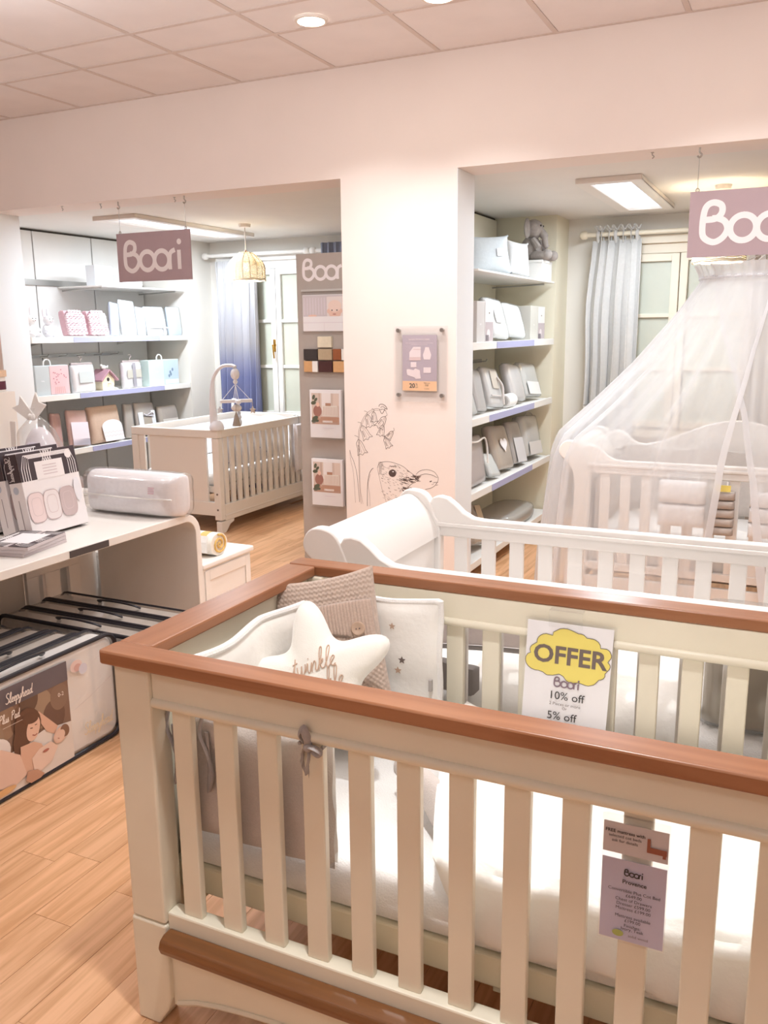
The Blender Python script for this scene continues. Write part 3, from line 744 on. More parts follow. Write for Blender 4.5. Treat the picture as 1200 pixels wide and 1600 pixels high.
# quilt
def qz(x, y):
    return .505+.018*noise.noise(Vector((x*3, y*3, 1)))+.006*noise.noise(Vector((x*11, y*9, 4)))
def quilt(u, v):
    # v 0 = front hem hanging over the mattress edge, 1 = back
    L = -.70+.30*(1-v)**1.6*.8; x = L+(.165-L)*u
    if v < .28: k = v/.28; y = 1.335+.03*k**2.0; z = .395+.07*k+.045*k*math.sin(k*PI/2)+.012*math.sin(x*21)*(1-k)
    else: k = (v-.28)/.72; y = 1.365+.575*k; z = .505+.03*math.sin(min(1,k*2.2)*PI/2)+.01*k
    z += .03*noise.noise(Vector((x*5, y*6, 2)))*min(1, v*4)*.7+.008*noise.noise(Vector((x*17, y*17, 6)))
    z += .035*max(0, 1-u*5)*max(0, min(1, v*2))
    y += .012*noise.noise(Vector((x*7, v*3, 8)))*(1 if v < .3 else 0)
    return (x, max(y, 1.328), z)
b = MB(); quilted(b, quilt, 70, 50, .026)
o = b.build('quilt', QUILT, None, smooth=True, ang=80); tag(o, 'thick white quilt thrown back over the mattress of the cream cot', 'quilt')
q_ = MB()   # turned-back corner showing the grey lining
def fold(u, v):
    a = u*PI*1.1; r_ = .035+.012*math.sin(v*PI)
    return (-.735+.30*v+.02*math.sin(v*5)+r_*math.cos(a)*.8, 1.63-.25*v, .50+.03*(1-v)+r_*math.sin(a)-.03*v)
quilted(q_, fold, 14, 20, .014); q_.build('turned_back_corner', GREYC, o, smooth=True, ang=80)
p = MB()
for k in range(34):
    x, y = random.uniform(-.5, .13), random.uniform(1.42, 1.9)
# ---- offer card on the back rail
t = thing('offer_card', 'white offer card with yellow cloud hung inside the cream cot', 'card', (-.455, 1.975, .50))
fo = Vector((-.566, 1.968, .508)); fu = Vector((1, 0, .004)); fv = Vector((.035, .02, 1)); fn = Vector((0, -1, .02))
cw, chh = .208, .297
def quad_box(o_, u_, v_, n_, w_, h_, d_, mb): 
    u_, v_, n_ = u_.normalized(), v_.normalized(), n_.normalized(); M = Matrix((u_, v_, n_)).transposed().to_4x4(); M.translation = o_; mb.box(0, w_, 0, h_, 0, d_, M=M); return mb
quad_box(fo, fu, fv, fn, cw, chh, .0015, MB()).build('card', PAPER, t)
quad_box(fo+Vector((-.006,.002,-.006)), fu, fv, fn, cw+.012, chh+.012, .001, MB()).build('sleeve', ACRYL, t)
h = MB(); h.box(-.50, -.42, 1.957, 1.962, .80, .8405); h.box(-.50, -.42, 1.962, 1.984, .838, .8405); h.build('hanger_strip', ACRYL, t)
p = Print(fo+fn.normalized()*.0017, fu, fv, fn)
cl = []
for cx, cy, r, a0, a1 in ((.052,.245,.026,1.1,3.6),(.030,.222,.020,1.9,3.9),(.030,.195,.030,2.2,4.9),(.062,.178,.020,3.6,5.4),(.088,.182,.016,4.0,5.6),(.120,.172,.026,3.5,5.9),(.156,.168,.022,3.7,6.0),(.180,.182,.016,4.6,6.6),(.190,.205,.016,5.3,7.2),(.186,.232,.021,5.6,7.7),(.158,.250,.022,-.1,1.6),(.130,.262,.018,.3,1.8),(.094,.255,.036,.4,2.5)):
    for k in range(9): a = a0+(a1-a0)*k/8; cl.append((cx+r*math.cos(a), cy+r*.85*math.sin(a)))
cen = Vector((.106, .215))
cl = sorted(cl, key=lambda q: math.atan2((q[1]-cen.y)*2, q[0]-cen.x)); hull = []
for q in cl: hull.append(q)
# keep the outermost point per direction so the outline stays scalloped
sect = {}
for q in cl:
    k = int((math.atan2((q[1]-cen.y)*2, q[0]-cen.x)+PI)/(2*PI)*72)
    d = math.hypot((q[1]-cen.y)*2, q[0]-cen.x)
    if k not in sect or d > sect[k][0]: sect[k] = (d, q)
hull = [sect[k][1] for k in sorted(sect)]
p.poly(hull, YEL).up().stroke(hull, .0016, INKG, True).up()
p.text('OFFER', .108, .214, .062, INKG, bold=.025).up().logo(.076, .134, .028, mat('logo_mauve_ink', '8A7480', .6), .13).up()
p.text('10% off', .108, .113, .029, INK); p.text('2 Pieces or more', .106, .092, .011, INKG); p.text('Or', .106, .082, .010, INKG); p.text('5% off', .100, .060, .029, INK); p.text('2 Pieces', .100, .040, .011, INKG)
p.build('print', t)

# ---- price tag on a front slat
t = thing('price_tag', 'lavender price tag in a clear holder hooked on a front slat of the cream cot', 'tag', (-.176, 1.277, .52))
MB().box(-.2265, -.1265, 1.2735, 1.2745, .682, .735).build('header_card', mat('tag_pale', 'D4C9CA', .6), t)
MB().box(-.2265, -.1265, 1.2735, 1.2745, .528, .672).build('card', mat('tag_lavender', 'C6C0D8', .6), t)
h = MB(); h.box(-.2285, -.1245, 1.2715, 1.2725, .525, .748); h.box(-.2285, -.1245, 1.2755, 1.2765, .525, .748)
h.prism([(-.2285,.748),(-.1245,.748),(-.150,.764),(-.198,.764)], 'y', 1.2715, 1.2725)
h.prism(rrect(-.206,-.144,.745,.777,.01), 'y', 1.3085, 1.3095); h.box(-.2, -.15, 1.2725, 1.2755, .748, .75); h.build('clear_holder', ACRYL, t)
TP = lambda: Print((-.2265, 1.2713, .528), (1,0,0), (0,0,1), (0,-1,0), .0001)
p = TP()
p.logo(.036, .118, .013, INK, .15).up(); p.text('Provence', .052, .108, .010, INK, bold=.02)
for i, (s_, z) in enumerate((('Convertible Plus Cot Bed', .092), ('\u00a3649.00', .084), ('Chest of Drawers', .076), ('Dresser \u00a3599.00', .068), ('Mattress \u00a3199.00', .060), ('Mattress available', .046), ('\u00a3199.00', .039), ('Finishes:', .030), ('Ivory, Teak', .024))): p.text(s_, .052, z, .0078, INK)
p.disc(.030, .014, .009, .006, mat('tag_leaf_green', 'A8AE62', .6)); p.text('solid wood', .062, .013, .007, INKG)
p.build('print', t); p = TP(); p.text('FREE mattress with', .034, .193, .0078, INK, bold=.02); p.text('selected cot beds', .034, .185, .0072, INK); p.text('ask for details', .034, .177, .0072, INK)
bn = mat('tag_picture_brown', '9A5A44', .6); p.rect(.068, .168, .073, .192, bn); p.rect(.073, .168, .098, .178, bn); p.rect(.092, .163, .097, .170, bn)
p.build('header_print', t)

# ================================================================== bedding of the sleigh cot behind
PINKQ = mat('pale_pink_quilt', 'FBEEEB', .9, .02, 20, .5, 120)
def roll_over(u, v): 
    x = -1.06+.52*u; a = v*PI*.95
    return (x, 2.30-.045*math.cos(a)+.02*math.sin(x*7), .57+.10*math.sin(a)+.01*math.sin(x*9)-.03*(v > .9))
b = MB()
def pq(u, v): x = -1.05+.52*u; return (x, 2.262+.012*math.sin(x*6)-.01*v, .598+.012*math.sin(x*8)+.155*v)
quilted(b, pq, 26, 12, .045); o = b.build('quilt', PINKQ, None, smooth=True, ang=80); tag(o, 'pale pink quilted bumper seen between the back slats of the cream cot', 'quilt')
p = MB(); p.tube([Vector(pq(k/24, 0))+Vector((0,-.012,-.004)) for k in range(25)], .007, 6); p.build('grey_piping', GREYD, o, smooth=True)
b = MB()
def gb(u, v): x = -.885+.125*u; return (x, 2.205+.006*math.sin(u*9), .472+.10*v-.012*u)
quilted(b, gb, 12, 10, .03); tag(b.build('cushion', mat('charcoal_grey_cotton', 'A59E9B', .9), None, smooth=True), 'dark grey pad below the pink bumper in the white sleigh cot', 'cushion')
def q2(u, v):
    x = -.80+.585*u
    if v < .2: y = 2.188+.05*(v/.2)**3; z = .385+.12*v/.2+.008*math.sin(x*24)*(1-v*5)
    else: k = (v-.2)/.8; y = 2.238+.5*k; z = .505+.035*math.sin(min(1, k*3)*PI/2)
    return (x, y+.008*noise.noise(Vector((x*7, v*4, 1)))*(v > .05), z+.02*noise.noise(Vector((x*6, y*6, 3)))*min(1, v*4)+.008*noise.noise(Vector((x*20, y*20, 3))))
b = MB(); quilted(b, q2, 40, 34, .03); tag(b.build('quilt', QUILT, None, smooth=True, ang=80), 'white quilt on the mattress of the sleigh cot behind the cream cot', 'quilt')
t = thing('bagged_pillow', 'large pillow in a clear bag lying in the white sleigh cot', 'pillow', (-.01, 2.34, .472))
M_ = TR((-.01, 2.34, .475), rz=math.radians(-90))
b = MB(); b.puff(.32, .30, .2, 14, 14, M=M_, wr=.012); b.build('pillow', mat('pillow_greige', 'BDB3A3', .9, .06, 9), t, smooth=True, ang=80)
b = MB(); b.puff(.335, .315, .225, 14, 14, M=TR((-.01, 2.34, .472), rz=math.radians(-90)), wr=.015, seed=4); b.build('clear_bag', VINYL, t, smooth=True, ang=80)

# ================================================================== signs, display board, pillar
def hang_sign(x0, x1, y, z0, z1, label, tilt=0):
    t = thing('hanging_sign', label, 'sign', ((x0+x1)/2, y, z0), 'mauve hanging signs')
    d = tilt
    b = MB(); b.prism([(x0, z0+d), (x1, z0-d), (x1, z1-d), (x0, z1+d)], 'y', y-.004, y+.004); b.build('panel', MAUVE, t)
    p = Print((x0, y-.0042, z0), (1, 0, -2*d/(x1-x0)), (0,0,1), (0,-1,0)); h = .205
    p.logo(.062, .052+d, h, LOGOW, .14); p.build('lettering', t)
    b = MB()
    for x, s_ in ((x0+.03, 1), (x1-.03, -1)):
        b.tube([(x, y, z1), (x, y, ZA-.04)], .0016, 6)
        b.tube(smooth_path([(x, y, z1-.006), (x+.008, y, z1+.006), (x, y, z1+.016), (x-.008, y, z1+.006), (x, y, z1-.006)], 3), .0025, 6)
    b.build('hanging_wire', METAL, t)
    for x in (x0+.03, x1-.03):
        MB().tube(smooth_path([(x, y, ZA), (x, y, ZA-.02), (x+.01, y, ZA-.032), (x, y, ZA-.044), (x-.009, y, ZA-.036)], 4), .0045, 8).build('ceiling_hook', METAL, t, smooth=True)
hang_sign(-4.025, -3.445, 4.49, 1.822, 2.120, 'mauve hanging sign in front of the left alcove', .0)
hang_sign(-.535, .045, 4.49, 1.824, 2.120, 'mauve hanging sign in front of the right alcove, cut by the photo edge', 0)
for x, y, lb in ((-4.44, 4.46, 'bare ceiling hook left of the left hanging sign, farthest from its wires'), (-4.15, 4.50, 'bare ceiling hook just left of the left hanging sign wire'), (-3.565, 4.51, 'bare ceiling hook between the two wires of the left hanging sign'), (-.72, 4.50, 'bare ceiling hook left of the right hanging sign')):
    b = MB().tube(smooth_path([(x, y, ZA), (x, y, ZA-.012), (x+.008, y, ZA-.02), (x, y, ZA-.028)], 4), .003, 6); b.lathe([(.008,-.003),(.008,0)], (x, y, ZA), 10)
    tag(b.build('ceiling_hook', METAL, None, smooth=True), lb, 'hook', 'bare ceiling hooks')

t = thing('display_board', 'tall grey display board with white lettering left of the pillar', 'board', (-2.615, 4.715, 0))
MB().box(-2.825, -2.40, 4.70, 4.73, 0, 1.957).build('panel', GREYB, t, bev=.003)
b = MB(); b.box(-2.80, -2.43, 4.73, 4.86, 0, .02); b.prism([(4.73,.02),(4.85,.02),(4.73,.5)], 'x', -2.63, -2.60); b.build('stand_foot', GREYB, t)
p = Print((-2.825, 4.6997, 0), (1,0,0), (0,0,1), (0,-1,0)); p.logo(.052, 1.795, .135, LOGOW, .14); p.build('lettering', t)
SK = mat('print_skin', 'EFC9B8', .6); SKL = mat('print_skin_light', 'F6DDD2', .6)
t2 = thing('poster', 'framed poster of a baby over white bars on the grey board', 'poster', (-2.62, 4.695, 1.49))
MB().box(-2.78, -2.44, 4.688, 4.699, 1.497, 1.715).build('poster_card', PAPER, t2, bev=.002)
MB().box(-2.785, -2.435, 4.683, 4.686, 1.485, 1.745).build('acrylic_front', ACRYL, t2)
MB().box(-2.785, -2.435, 4.6835, 4.699, 1.735, 1.747).build('holder_lip', mat('holder_lip_grey', 'C9C6C2', .3), t2)
p = Print((-2.78, 4.6878, 1.497), (1,0,0), (0,0,1), (0,-1,0))
PB = mat('print_pale_lilac', 'E6DCE4', .6); p.rect(.004,.004,.336,.214, PB).up(); p.rect(.004,.09,.336,.214, mat('print_pale_grey', 'DCD2D6', .6)).up()
for k in range(8): p.rect(.01+.02*k, .1, .018+.02*k, .2, PB)
p.up().rect(.17,.09,.336,.205, mat('print_cream', 'EFE4E2', .6)).up()
p.disc(.225,.125,.045,.055, SK).up(); p.disc(.225,.15,.046,.035, SKL).up(); p.disc(.206,.125,.005,.004, INK); p.disc(.240,.125,.005,.004, INK); p.disc(.222,.102,.012,.004, mat('print_lip', 'C98A80', .6)); p.disc(.180,.12,.008,.012, SK); p.disc(.268,.12,.008,.012, SK)
p.disc(.07,.094,.03,.007, SK); p.up().rect(.004,.004,.336,.09, PAPER).up(); p.rect(.004,.052,.336,.055, PB); p.rect(.15,.004,.152,.052, PB)
p.build('print', t2)
SW = (('E9DFC8', -2.677, 1.402, 'pale cream'), ('3F3838', -2.777, 1.327, 'black'), ('BDA98D', -2.675, 1.327, 'beige'), ('9A5B38', -2.572, 1.327, 'brown and white'), ('D9A877', -2.777, 1.254, 'light oak and white'), ('4C2C2C', -2.675, 1.254, 'dark mahogany'), ('DDAE7C', -2.572, 1.254, 'honey oak'))
for c, x, z, nm in SW:
    two = 'and white' in nm; t3 = thing('colour_swatch', nm+' square wood swatch in the cluster on the grey board', 'swatch', (x+.05, 4.69, z), 'wood colour swatches')
    b = MB(); 
    if nm.startswith('light oak'): b.box(x, x+.058, 4.678, 4.6995, z, z+.066)
    elif two: b.box(x, x+.055, 4.678, 4.6995, z, z+.066)
    else: b.box(x, x+.096, 4.678, 4.6995, z, z+.066)
    b.build('chip', mat('swatch_'+c, c, .45, .05, 60), t3, bev=.002)
    if two: MB().box(x+.0585, x+.096, 4.678, 4.6995, z, z+.066).build('white_chip', WHITE, t3, bev=.002)
for z0, nm in ((.852, 'upper'), (.424, 'lower')):
    t3 = thing('brochure_holder', nm+' clear holder of nursery brochures on the grey board', 'brochure', (-2.62, 4.67, z0), 'brochure holders')
    MB().box(-2.735, -2.515, 4.665, 4.690, z0, z0+.295).build('brochure_stack', PAPER, t3, bev=.002)
    h = MB(); h.box(-2.742, -2.508, 4.655, 4.658, z0-.012, z0+.10); h.box(-2.742, -2.508, 4.658, 4.6995, z0-.012, z0-.009); h.box(-2.742, -2.508, 4.695, 4.6985, z0-.009, z0+.25); h.build('clear_holder', ACRYL, t3)
    p = Print((-2.735, 4.6646, z0), (1,0,0), (0,0,1), (0,-1,0))
    p.rect(.014,.085,.206,.275, mat('brochure_wall', 'DCC9BE', .6)).up()
    p.rect(.085,.17,.15,.275, mat('brochure_window', 'F4EEEE', .6)); p.rect(.014,.085,.206,.13, mat('brochure_floor', 'C49A84', .6)); p.rect(.165,.2,.206,.275, mat('brochure_curtain', 'E8D6CC', .6)).up()
    p.rect(.065,.12,.075,.275, mat('brochure_drape', 'CDB4A6', .6)); p.rect(.09,.135,.195,.20, WHITEW).up()
    for k in range(9): p.rect(.096+.011*k,.138,.1+.011*k,.192, mat('brochure_shade', 'D8BDB0', .6))
    p.rect(.112,.198,.150,.215, mat('brochure_plush', 'B98E78', .6)); p.disc(.055,.165,.03,.035, mat('brochure_person', 'A6766A', .6)); p.disc(.058,.205,.012,.014, SK)
    for cx, cy, rr in ((.03,.25,.016),(.045,.235,.014),(.028,.215,.018),(.038,.12,.022),(.026,.10,.016),(.05,.105,.014)): p.disc(cx, cy, rr, rr*.6, mat('brochure_leaf', '5E6250', .6), rot=cy*30)
    p.up().rect(.09,.095,.16,.108, mat('brochure_rug', 'E9DAD2', .6)); p.up().text('Boori', .12, .1, .016, PAPER); p.rect(.09,.06,.17,.063, PB); p.build('cover_print', t3)

# acrylic promotion panel on the pillar
t = thing('promotion_panel', 'clear acrylic panel with lilac 20% poster on the pillar', 'sign', (-1.88, 4.41, 1.11))
MB().box(-2.035, -1.724, 4.397, 4.402, 1.112, 1.522).build('front_sheet', ACRYL, t, bev=.001)
MB().box(-2.035, -1.724, 4.414, 4.419, 1.112, 1.522).build('back_sheet', ACRYL, t, bev=.001)
MB().box(-1.987, -1.783, 4.408, 4.410, 1.173, 1.474).build('poster', mat('poster_lilac', 'B9AAB6', .6), t)
for x in (-2.009, -1.752):
    for z in (1.15, 1.499):
        MB().lathe([(.011,-.027),(.011,-.023),(.008,-.022),(.008,0)], (x, YW, z), 16, axis='y').build('standoff_bolt', METAL, t, smooth=True)
p = Print((-1.987, 4.4078, 1.173), (1,0,0), (0,0,1), (0,-1,0))
ORG_ = mat('poster_orange', 'F6C79C', .6); PP = mat('poster_pale_pink', 'EFE0E2', .6)
p.rect(0,0,.204,.053, ORG_).up(); p.text('20', .058, .027, .034, INK, bold=.03); p.text('%', .085, .034, .018, INK); p.text('OFF', .085, .019, .010, INK)
for s_, z in (('When you', .043), ('spend', .034), ('\u00a3150', .028), ('in store', .012)): p.text(s_, .145, z, .009, INK)
p.text('nursery furniture event', .10, .278, .013, PP, bold=.02); p.text('when you spend over 150 on selected bedding', .10, .258, .0085, PP); p.text('and sleepwear in store today', .10, .250, .0085, PP)
p.poly([(.042,.165),(.110,.165),(.110,.238),(.066,.238),(.042,.208)], PP); p.poly([(.128,.17),(.165,.17),(.172,.195),(.160,.225),(.158,.236),(.136,.236),(.134,.225),(.122,.195)], PP)
p.up().rect(.044,.165,.110,.183, mat('poster_rose', 'DFC6C6', .6)); p.rect(.066,.222,.110,.226, mat('poster_rose', 'DFC6C6', .6))
p.rect(.050,.128,.084,.156, PP); p.rect(.126,.098,.170,.128, PP); p.poly([(.026,.10),(.030,.085),(.072,.073),(.080,.064),(.110,.068),(.104,.112),(.078,.122),(.066,.112),(.040,.118),(.026,.116)], PP)
p.build('poster_print', t)

# line drawing on the pillar: bluebell spray and a hare's head
mu = thing('wall_drawing', 'fine line drawing of a hare and bellflowers on the pillar', 'mural', (-2.05, YW, .6))
p = Print((-2.274, YW-.0002, 1.136), (1,0,0), (0,0,1), (0,-1,0), .00008)
LK = mat('drawing_line', '5A4A46', .8); LK2 = mat('drawing_line_soft', '9A8880', .8)
def D(pts, wd=.0022, m=LK, cl=False): p.stroke([((q.x/7.5)*.00391, -(q.y/7.5)*.00362) for q in smooth_path(pts, 5, cl)], wd, m, cl); p.up() if p.k < 14 else setattr(p, 'k', 1)
D([(228,850),(250,792),(300,770),(370,764),(460,782),(540,812),(605,862),(680,912)]); D([(228,855),(250,960),(270,1050),(290,1130),(318,1210),(345,1300)], .0016, LK2)
D([(690,895),(740,850),(820,830),(900,850),(942,900),(950,940),(920,1000),(870,1042),(800,1064)]); D([(705,925),(760,893),(810,882),(880,890),(940,918)]); D([(690,985),(640,1010),(600,1050),(560,1085)], .0025)
for k in range(46):
    a = random.random(); x = 490+210*a+random.uniform(-20,20); y = 985-60*a+random.uniform(-30,40); D([(x,y),(x+22,y+8),(x+40,y+4)], random.uniform(.0014,.004))
for k in range(24): x, y = random.uniform(520,660), random.uniform(1050,1100); D([(x,y),(x+25,y+10),(x+44,y+6)], .0022)
for k in range(12): y = 778+k*13; D([(252-abs(k-6)*2,y+4),(268,y-6),(292-k*1.5,y+3)], random.uniform(.0012,.002))
for k in range(150):
    x, y = random.uniform(275,600), random.uniform(795,1230)
    if (x-410)**2+(y-900)**2 > 66**2 and y < 1290-.35*(x-275) and y > 770+max(0, x-430)*.5: D([(x,y),(x+9,y+7),(x+20,y+9)], random.uniform(.0012,.0019), LK2 if k % 3 else LK)
for k in range(10): D([(370+8*k,826-(k%3)*6),(392+8*k,815)], .0018)
for k in range(8): x = 865+random.uniform(-20,60); y = random.uniform(965,1015); D([(x,y),(x+24,y-10)], .0018)
p.disc((410/7.5)*.00391, -(900/7.5)*.00362, .0235, .021, LK); p.up(); p.disc((418/7.5)*.00391, -(880/7.5)*.00362, .005, .003, PAPER)
D([(365,905),(380,872),(415,855),(450,872),(462,900)], .002)
D([(22,1300),(5,1100),(0,640),(2,440),(18,370),(62,262),(130,182),(200,148),(250,145),(290,160)], .0018, LK2); D([(45,1300),(14,1100),(10,640),(14,445),(30,385),(72,280),(140,200),(205,165),(255,165)], .0014, LK2)
D([(255,120),(265,95),(300,90),(335,110),(355,145),(330,140),(318,165),(290,200),(262,150)], .0026); D([(275,130),(300,115),(330,135)], .002); D([(280,150),(310,150),(340,170)], .002)
for bx, by, s_, r_ in ((110,215,1.0,.3),(190,180,.8,.1),(330,230,1.05,-.5),(300,330,.9,-.2),(420,400,.75,-.6),(320,480,.85,.5),(40,350,1.15,.5),(-5,520,1.2,.35)):
    def T(px, py, bx=bx, by=by, s_=s_, r_=r_): return (bx+s_*(px*math.cos(r_)+py*math.sin(r_)), by+s_*(-px*math.sin(r_)+py*math.cos(r_)))
    D([T(0,0),T(-30,30),T(-38,80),T(-52,130),T(-60,150),T(-30,140),T(-10,158),T(15,142),T(50,150),T(38,120),T(34,70),T(22,20),T(0,0)], .0022)
    D([T(0,10),T(-8,70),T(-12,140)], .0014, LK2); D([T(8,12),T(14,70),T(22,140)], .0014, LK2); D([T(-20,50),T(-28,120)], .003); D([T(0,0),T(10,-25),T(-20,-50)], .0016)
D([(98,1320),(100,1180),(106,1040),(130,920),(165,862),(180,856)], .0026); D([(130,1320),(128,1180),(112,1060),(140,930)], .0016, LK2)
D([(-112,650),(-95,720),(-60,800),(-25,960),(0,1280)], .0022); D([(-112,655),(-104,760),(-70,940),(-52,1290)], .0016, LK2)
p.build('line_art', mu)

# ================================================================== wall shelving of the alcoves
TAUPE = mat('panel_taupe', 'F3F1EE', .7, .02, 4)
TAUPEY = mat('panel_cream', 'EDE6D2', .7, .02, 4)
GAP = mat('dark_gap', '4A443E', .8)
def shelving(name, xb, xf, y0, y1, zs, strips, glass, label, pm_, seams):
    t = thing('wall_shelving', label, 'shelving', ((xb+xf)/2, (y0+y1)/2, 0))
    MB().box(xb, xb+.004, y0, y1, 0, ZA-.004).build('back_gap', GAP, t)
    ys = [y0]+seams+[y1]
    for a, b in zip(ys, ys[1:]): MB().box(xb+.0045, xb+.02, a+.006, b-.006, .08, ZA-.02).build('back_panel', pm_, t, bev=.002)
    for i, z in enumerate(zs):
        s = MB(); s.box(xb+.021, xf-.02, y0+.002, y1-.002, z-.024, z); s.box(xf-.02, xf, y0+.002, y1-.002, z-.038, z+.006)
        so = s.build('shelf', SHELFW, t, bev=.002)
        if strips[i]: MB().box(xf+.0005, xf+.003, strips[i][0], strips[i][1], z-.036, z+.004).build('price_strip', LILAC, so)
        for y in (y0+.4, y1-.4):
            MB().prism([(xb+.021, z-.025), (xb+.021, z-.07), (xb+.28, z-.025)], 'y', y-.002, y+.002).build('bracket', SHELFW, so)
    # hang rail
    r = MB(); r.box(xb+.021, xb+.034, y0+.25, y1-.35, zs[0]-.16, zs[0]-.135)
    for k in range(5): r.tube([(xb+.034, y0+.5+.2*k, zs[0]-.15), (xb+.12, y0+.5+.2*k, zs[0]-.145), (xb+.13, y0+.5+.2*k, zs[0]-.13)], .004, 6)
    r.build('hang_rail', METAL, t)
    gz, ga, gb = glass
    g = MB(); g.box(xb+.021, xf, ga, gb, gz, gz+.012); go = g.build('top_shelf', SHELFW, t, bev=.002)
    for y in (ga+.05, gb-.06): MB().tube([(xb+.021, y, gz-.02), (xf-.06, y, gz-.006)], .006, 6).build('bracket', METAL, go)
    MB().box(xb+.021, xb+.04, y0+.3, y1-.02, gz+.015, gz+.06).build('upper_rail', METAL, t)
    return t
ZL = dict(B=1.470, C=1.040, D=.610, E=.20); ZR = dict(B=1.422, C=.985, D=.545, E=.12)
shelving('l', -5.579, -5.08, 4.70, 6.51, [ZL['B'], ZL['C'], ZL['D'], ZL['E']], [(5.11,6.12),(5.13,6.14),(5.22,6.2),None], (1.865, 5.46, 6.50), 'white wall shelving with lilac price strips in the left alcove', TAUPE, [5.24, 5.88])
shelving('r', -2.169, -1.69, 4.70, 6.51, [ZR['B'], ZR['C'], ZR['D'], ZR['E']], [(5.15,5.97),(5.03,6.01),(5.1,6.0),None], (1.825, 4.80, 6.48), 'white wall shelving with lilac price strips in the right alcove', TAUPEY, [5.35, 5.95])

C_ = lambda h, n=.03: mat('fabric_'+h, h, .85, n, 60, .3, 250)
K_ = lambda h: mat('card_'+h, h, .55)
def pack(name, label, cat, y, x, z, w_, h, d, lean=.0, side=.0, col='F2F0F0', bag=True, cards=(), group=None, extra=None, soft=True):
    """pack standing on a shelf, front towards +x; lean tips it back, side tips it sideways"""
    d = d*.78 if soft else d
    if soft and x > -2.5 and lean and h > .15: lean += .10
    t = thing(name, label, cat, M=TR((x-d/2, y, z+d/2*abs(math.sin(lean))+w_/2*abs(math.sin(side*1.6))+.0015), rx=side*1.6, ry=-lean), group=group)
    if soft:
        b = MB(); b.puff(w_, h, d, 8, 10, M=None, wr=.006, seed=y*7); b.build('folded_fabric', C_(col), t, smooth=True, ang=80)
        if bag:
            b = MB(); b.puff(w_+.008, h+.006, d+.012, 8, 10, wr=.004, seed=y); o = b.build('clear_bag', POLY, t, smooth=True, ang=80); o.location.z = -.001
    else:
        MB().box(-d/2, d/2, -w_/2, w_/2, 0, h).build('body', K_(col), t, bev=.004)
    if cards:
        fx = d/2+(.007 if soft else .0006)
        for (a0, b0, a1, b1, c) in cards:
            q = MB(); q.box(fx, fx+.0015, -w_/2+a0*w_, -w_/2+a1*w_, b0*h, b1*h); q.build('label_card', K_(c), t)
    if extra: extra(t, w_, h, d)
    return t
def loop_handle(t, w_, h, d):
    b = MB(); b.tube(smooth_path([(0,-.035,h-.004),(0,-.03,h+.03),(0,0,h+.045),(0,.03,h+.03),(0,.035,h-.004)], 4), .006, 8); b.build('carry_handle', CLOTHW, t, smooth=True)
def hanger(t, w_, h, d):
    b = MB(); b.tube([(0,-w_*.45,h+.012),(0,w_*.45,h+.012)], .006, 6); b.tube(smooth_path([(0,0,h+.012),(0,0,h+.035),(0,.018,h+.048),(0,.008,h+.066),(0,-.014,h+.06)], 4), .003, 6); b.box(-.01, .01, -w_*.47, w_*.47, h-.004, h+.014)
    b.build('hanger', mat('hanger_grey', 'A79A98', .4), t, smooth=True)
def strap(t, w_, h, d):
    b = MB(); b.tube(smooth_path([(d/2+.01,w_*.2,h*.75),(d/2+.03,w_*.26,h*.5),(d/2+.02,w_*.22,h*.2),(d/2+.012,w_*.25,.01)], 4), .008, 6); b.box(d/2+.007, d/2+.012, -w_*.45, w_*.48, h*.24, h*.27); b.build('ribbon_strap', C_('D8D0CC'), t, smooth=True)
XL = -5.115
# left, upper shelf
def plush(label, y, x, z, s, c1, c2, ears):
    t = thing('soft_toy', label, 'soft toy', (x, y, z)); f1, f2 = C_(c1), C_(c2)
    b = MB(); b.ball((x, y, z+.075*s), (.055*s, .062*s, .076*s), 12); b.build('body', f1, t, smooth=True)
    b = MB(); b.ball((x+.02*s, y, z+.185*s), (.05*s, .055*s, .05*s), 12); b.ball((x+.065*s, y, z+.175*s), (.02*s,.022*s,.016*s), 8); b.build('head', f1, t, smooth=True)
    for q in (-1, 1):
        b = MB()
        if ears == 'long': b.ball((x-.01*s, y+q*.03*s, z+.265*s), (.012*s,.018*s,.055*s), 8)
        else: b.ball((x, y+q*.075*s, z+.18*s), (.018*s,.045*s,.05*s), 10)
        b.build('ear', f2, t, smooth=True)
        b = MB(); b.ball((x+.06*s, y+q*.045*s, z+.027*s), (.055*s,.025*s,.026*s), 8); b.build('leg', f1, t, smooth=True)
        b = MB(); b.tube([(x+.02*s, y+q*.055*s, z+.12*s), (x+.055*s, y+q*.07*s, z+.07*s)], .019*s, 8); b.build('arm', f1, t, smooth=True)
        b = MB(); b.ball((x+.066*s, y+q*.02*s, z+.2*s), .005*s, 6); b.build('eye', INK, t)
    b = MB(); b.ball((x+.084*s, y, z+.18*s), .006*s, 6); b.build('nose', C_('C9A0A0'), t)
    return t
plush('white long-eared plush rabbit at the left end of the upper left-alcove shelf', 4.80, -5.19, ZL['B'], .72, 'F6F4F4', 'F3ECEE', 'long')
plush('second white plush rabbit on the upper left-alcove shelf, nearer the pink knits', 4.965, -5.19, ZL['B'], .70, 'F4F2F6', 'EFEAF0', 'long')
KP = mat('pink_white_knit', 'F0D6DA', .95, .08, 80)
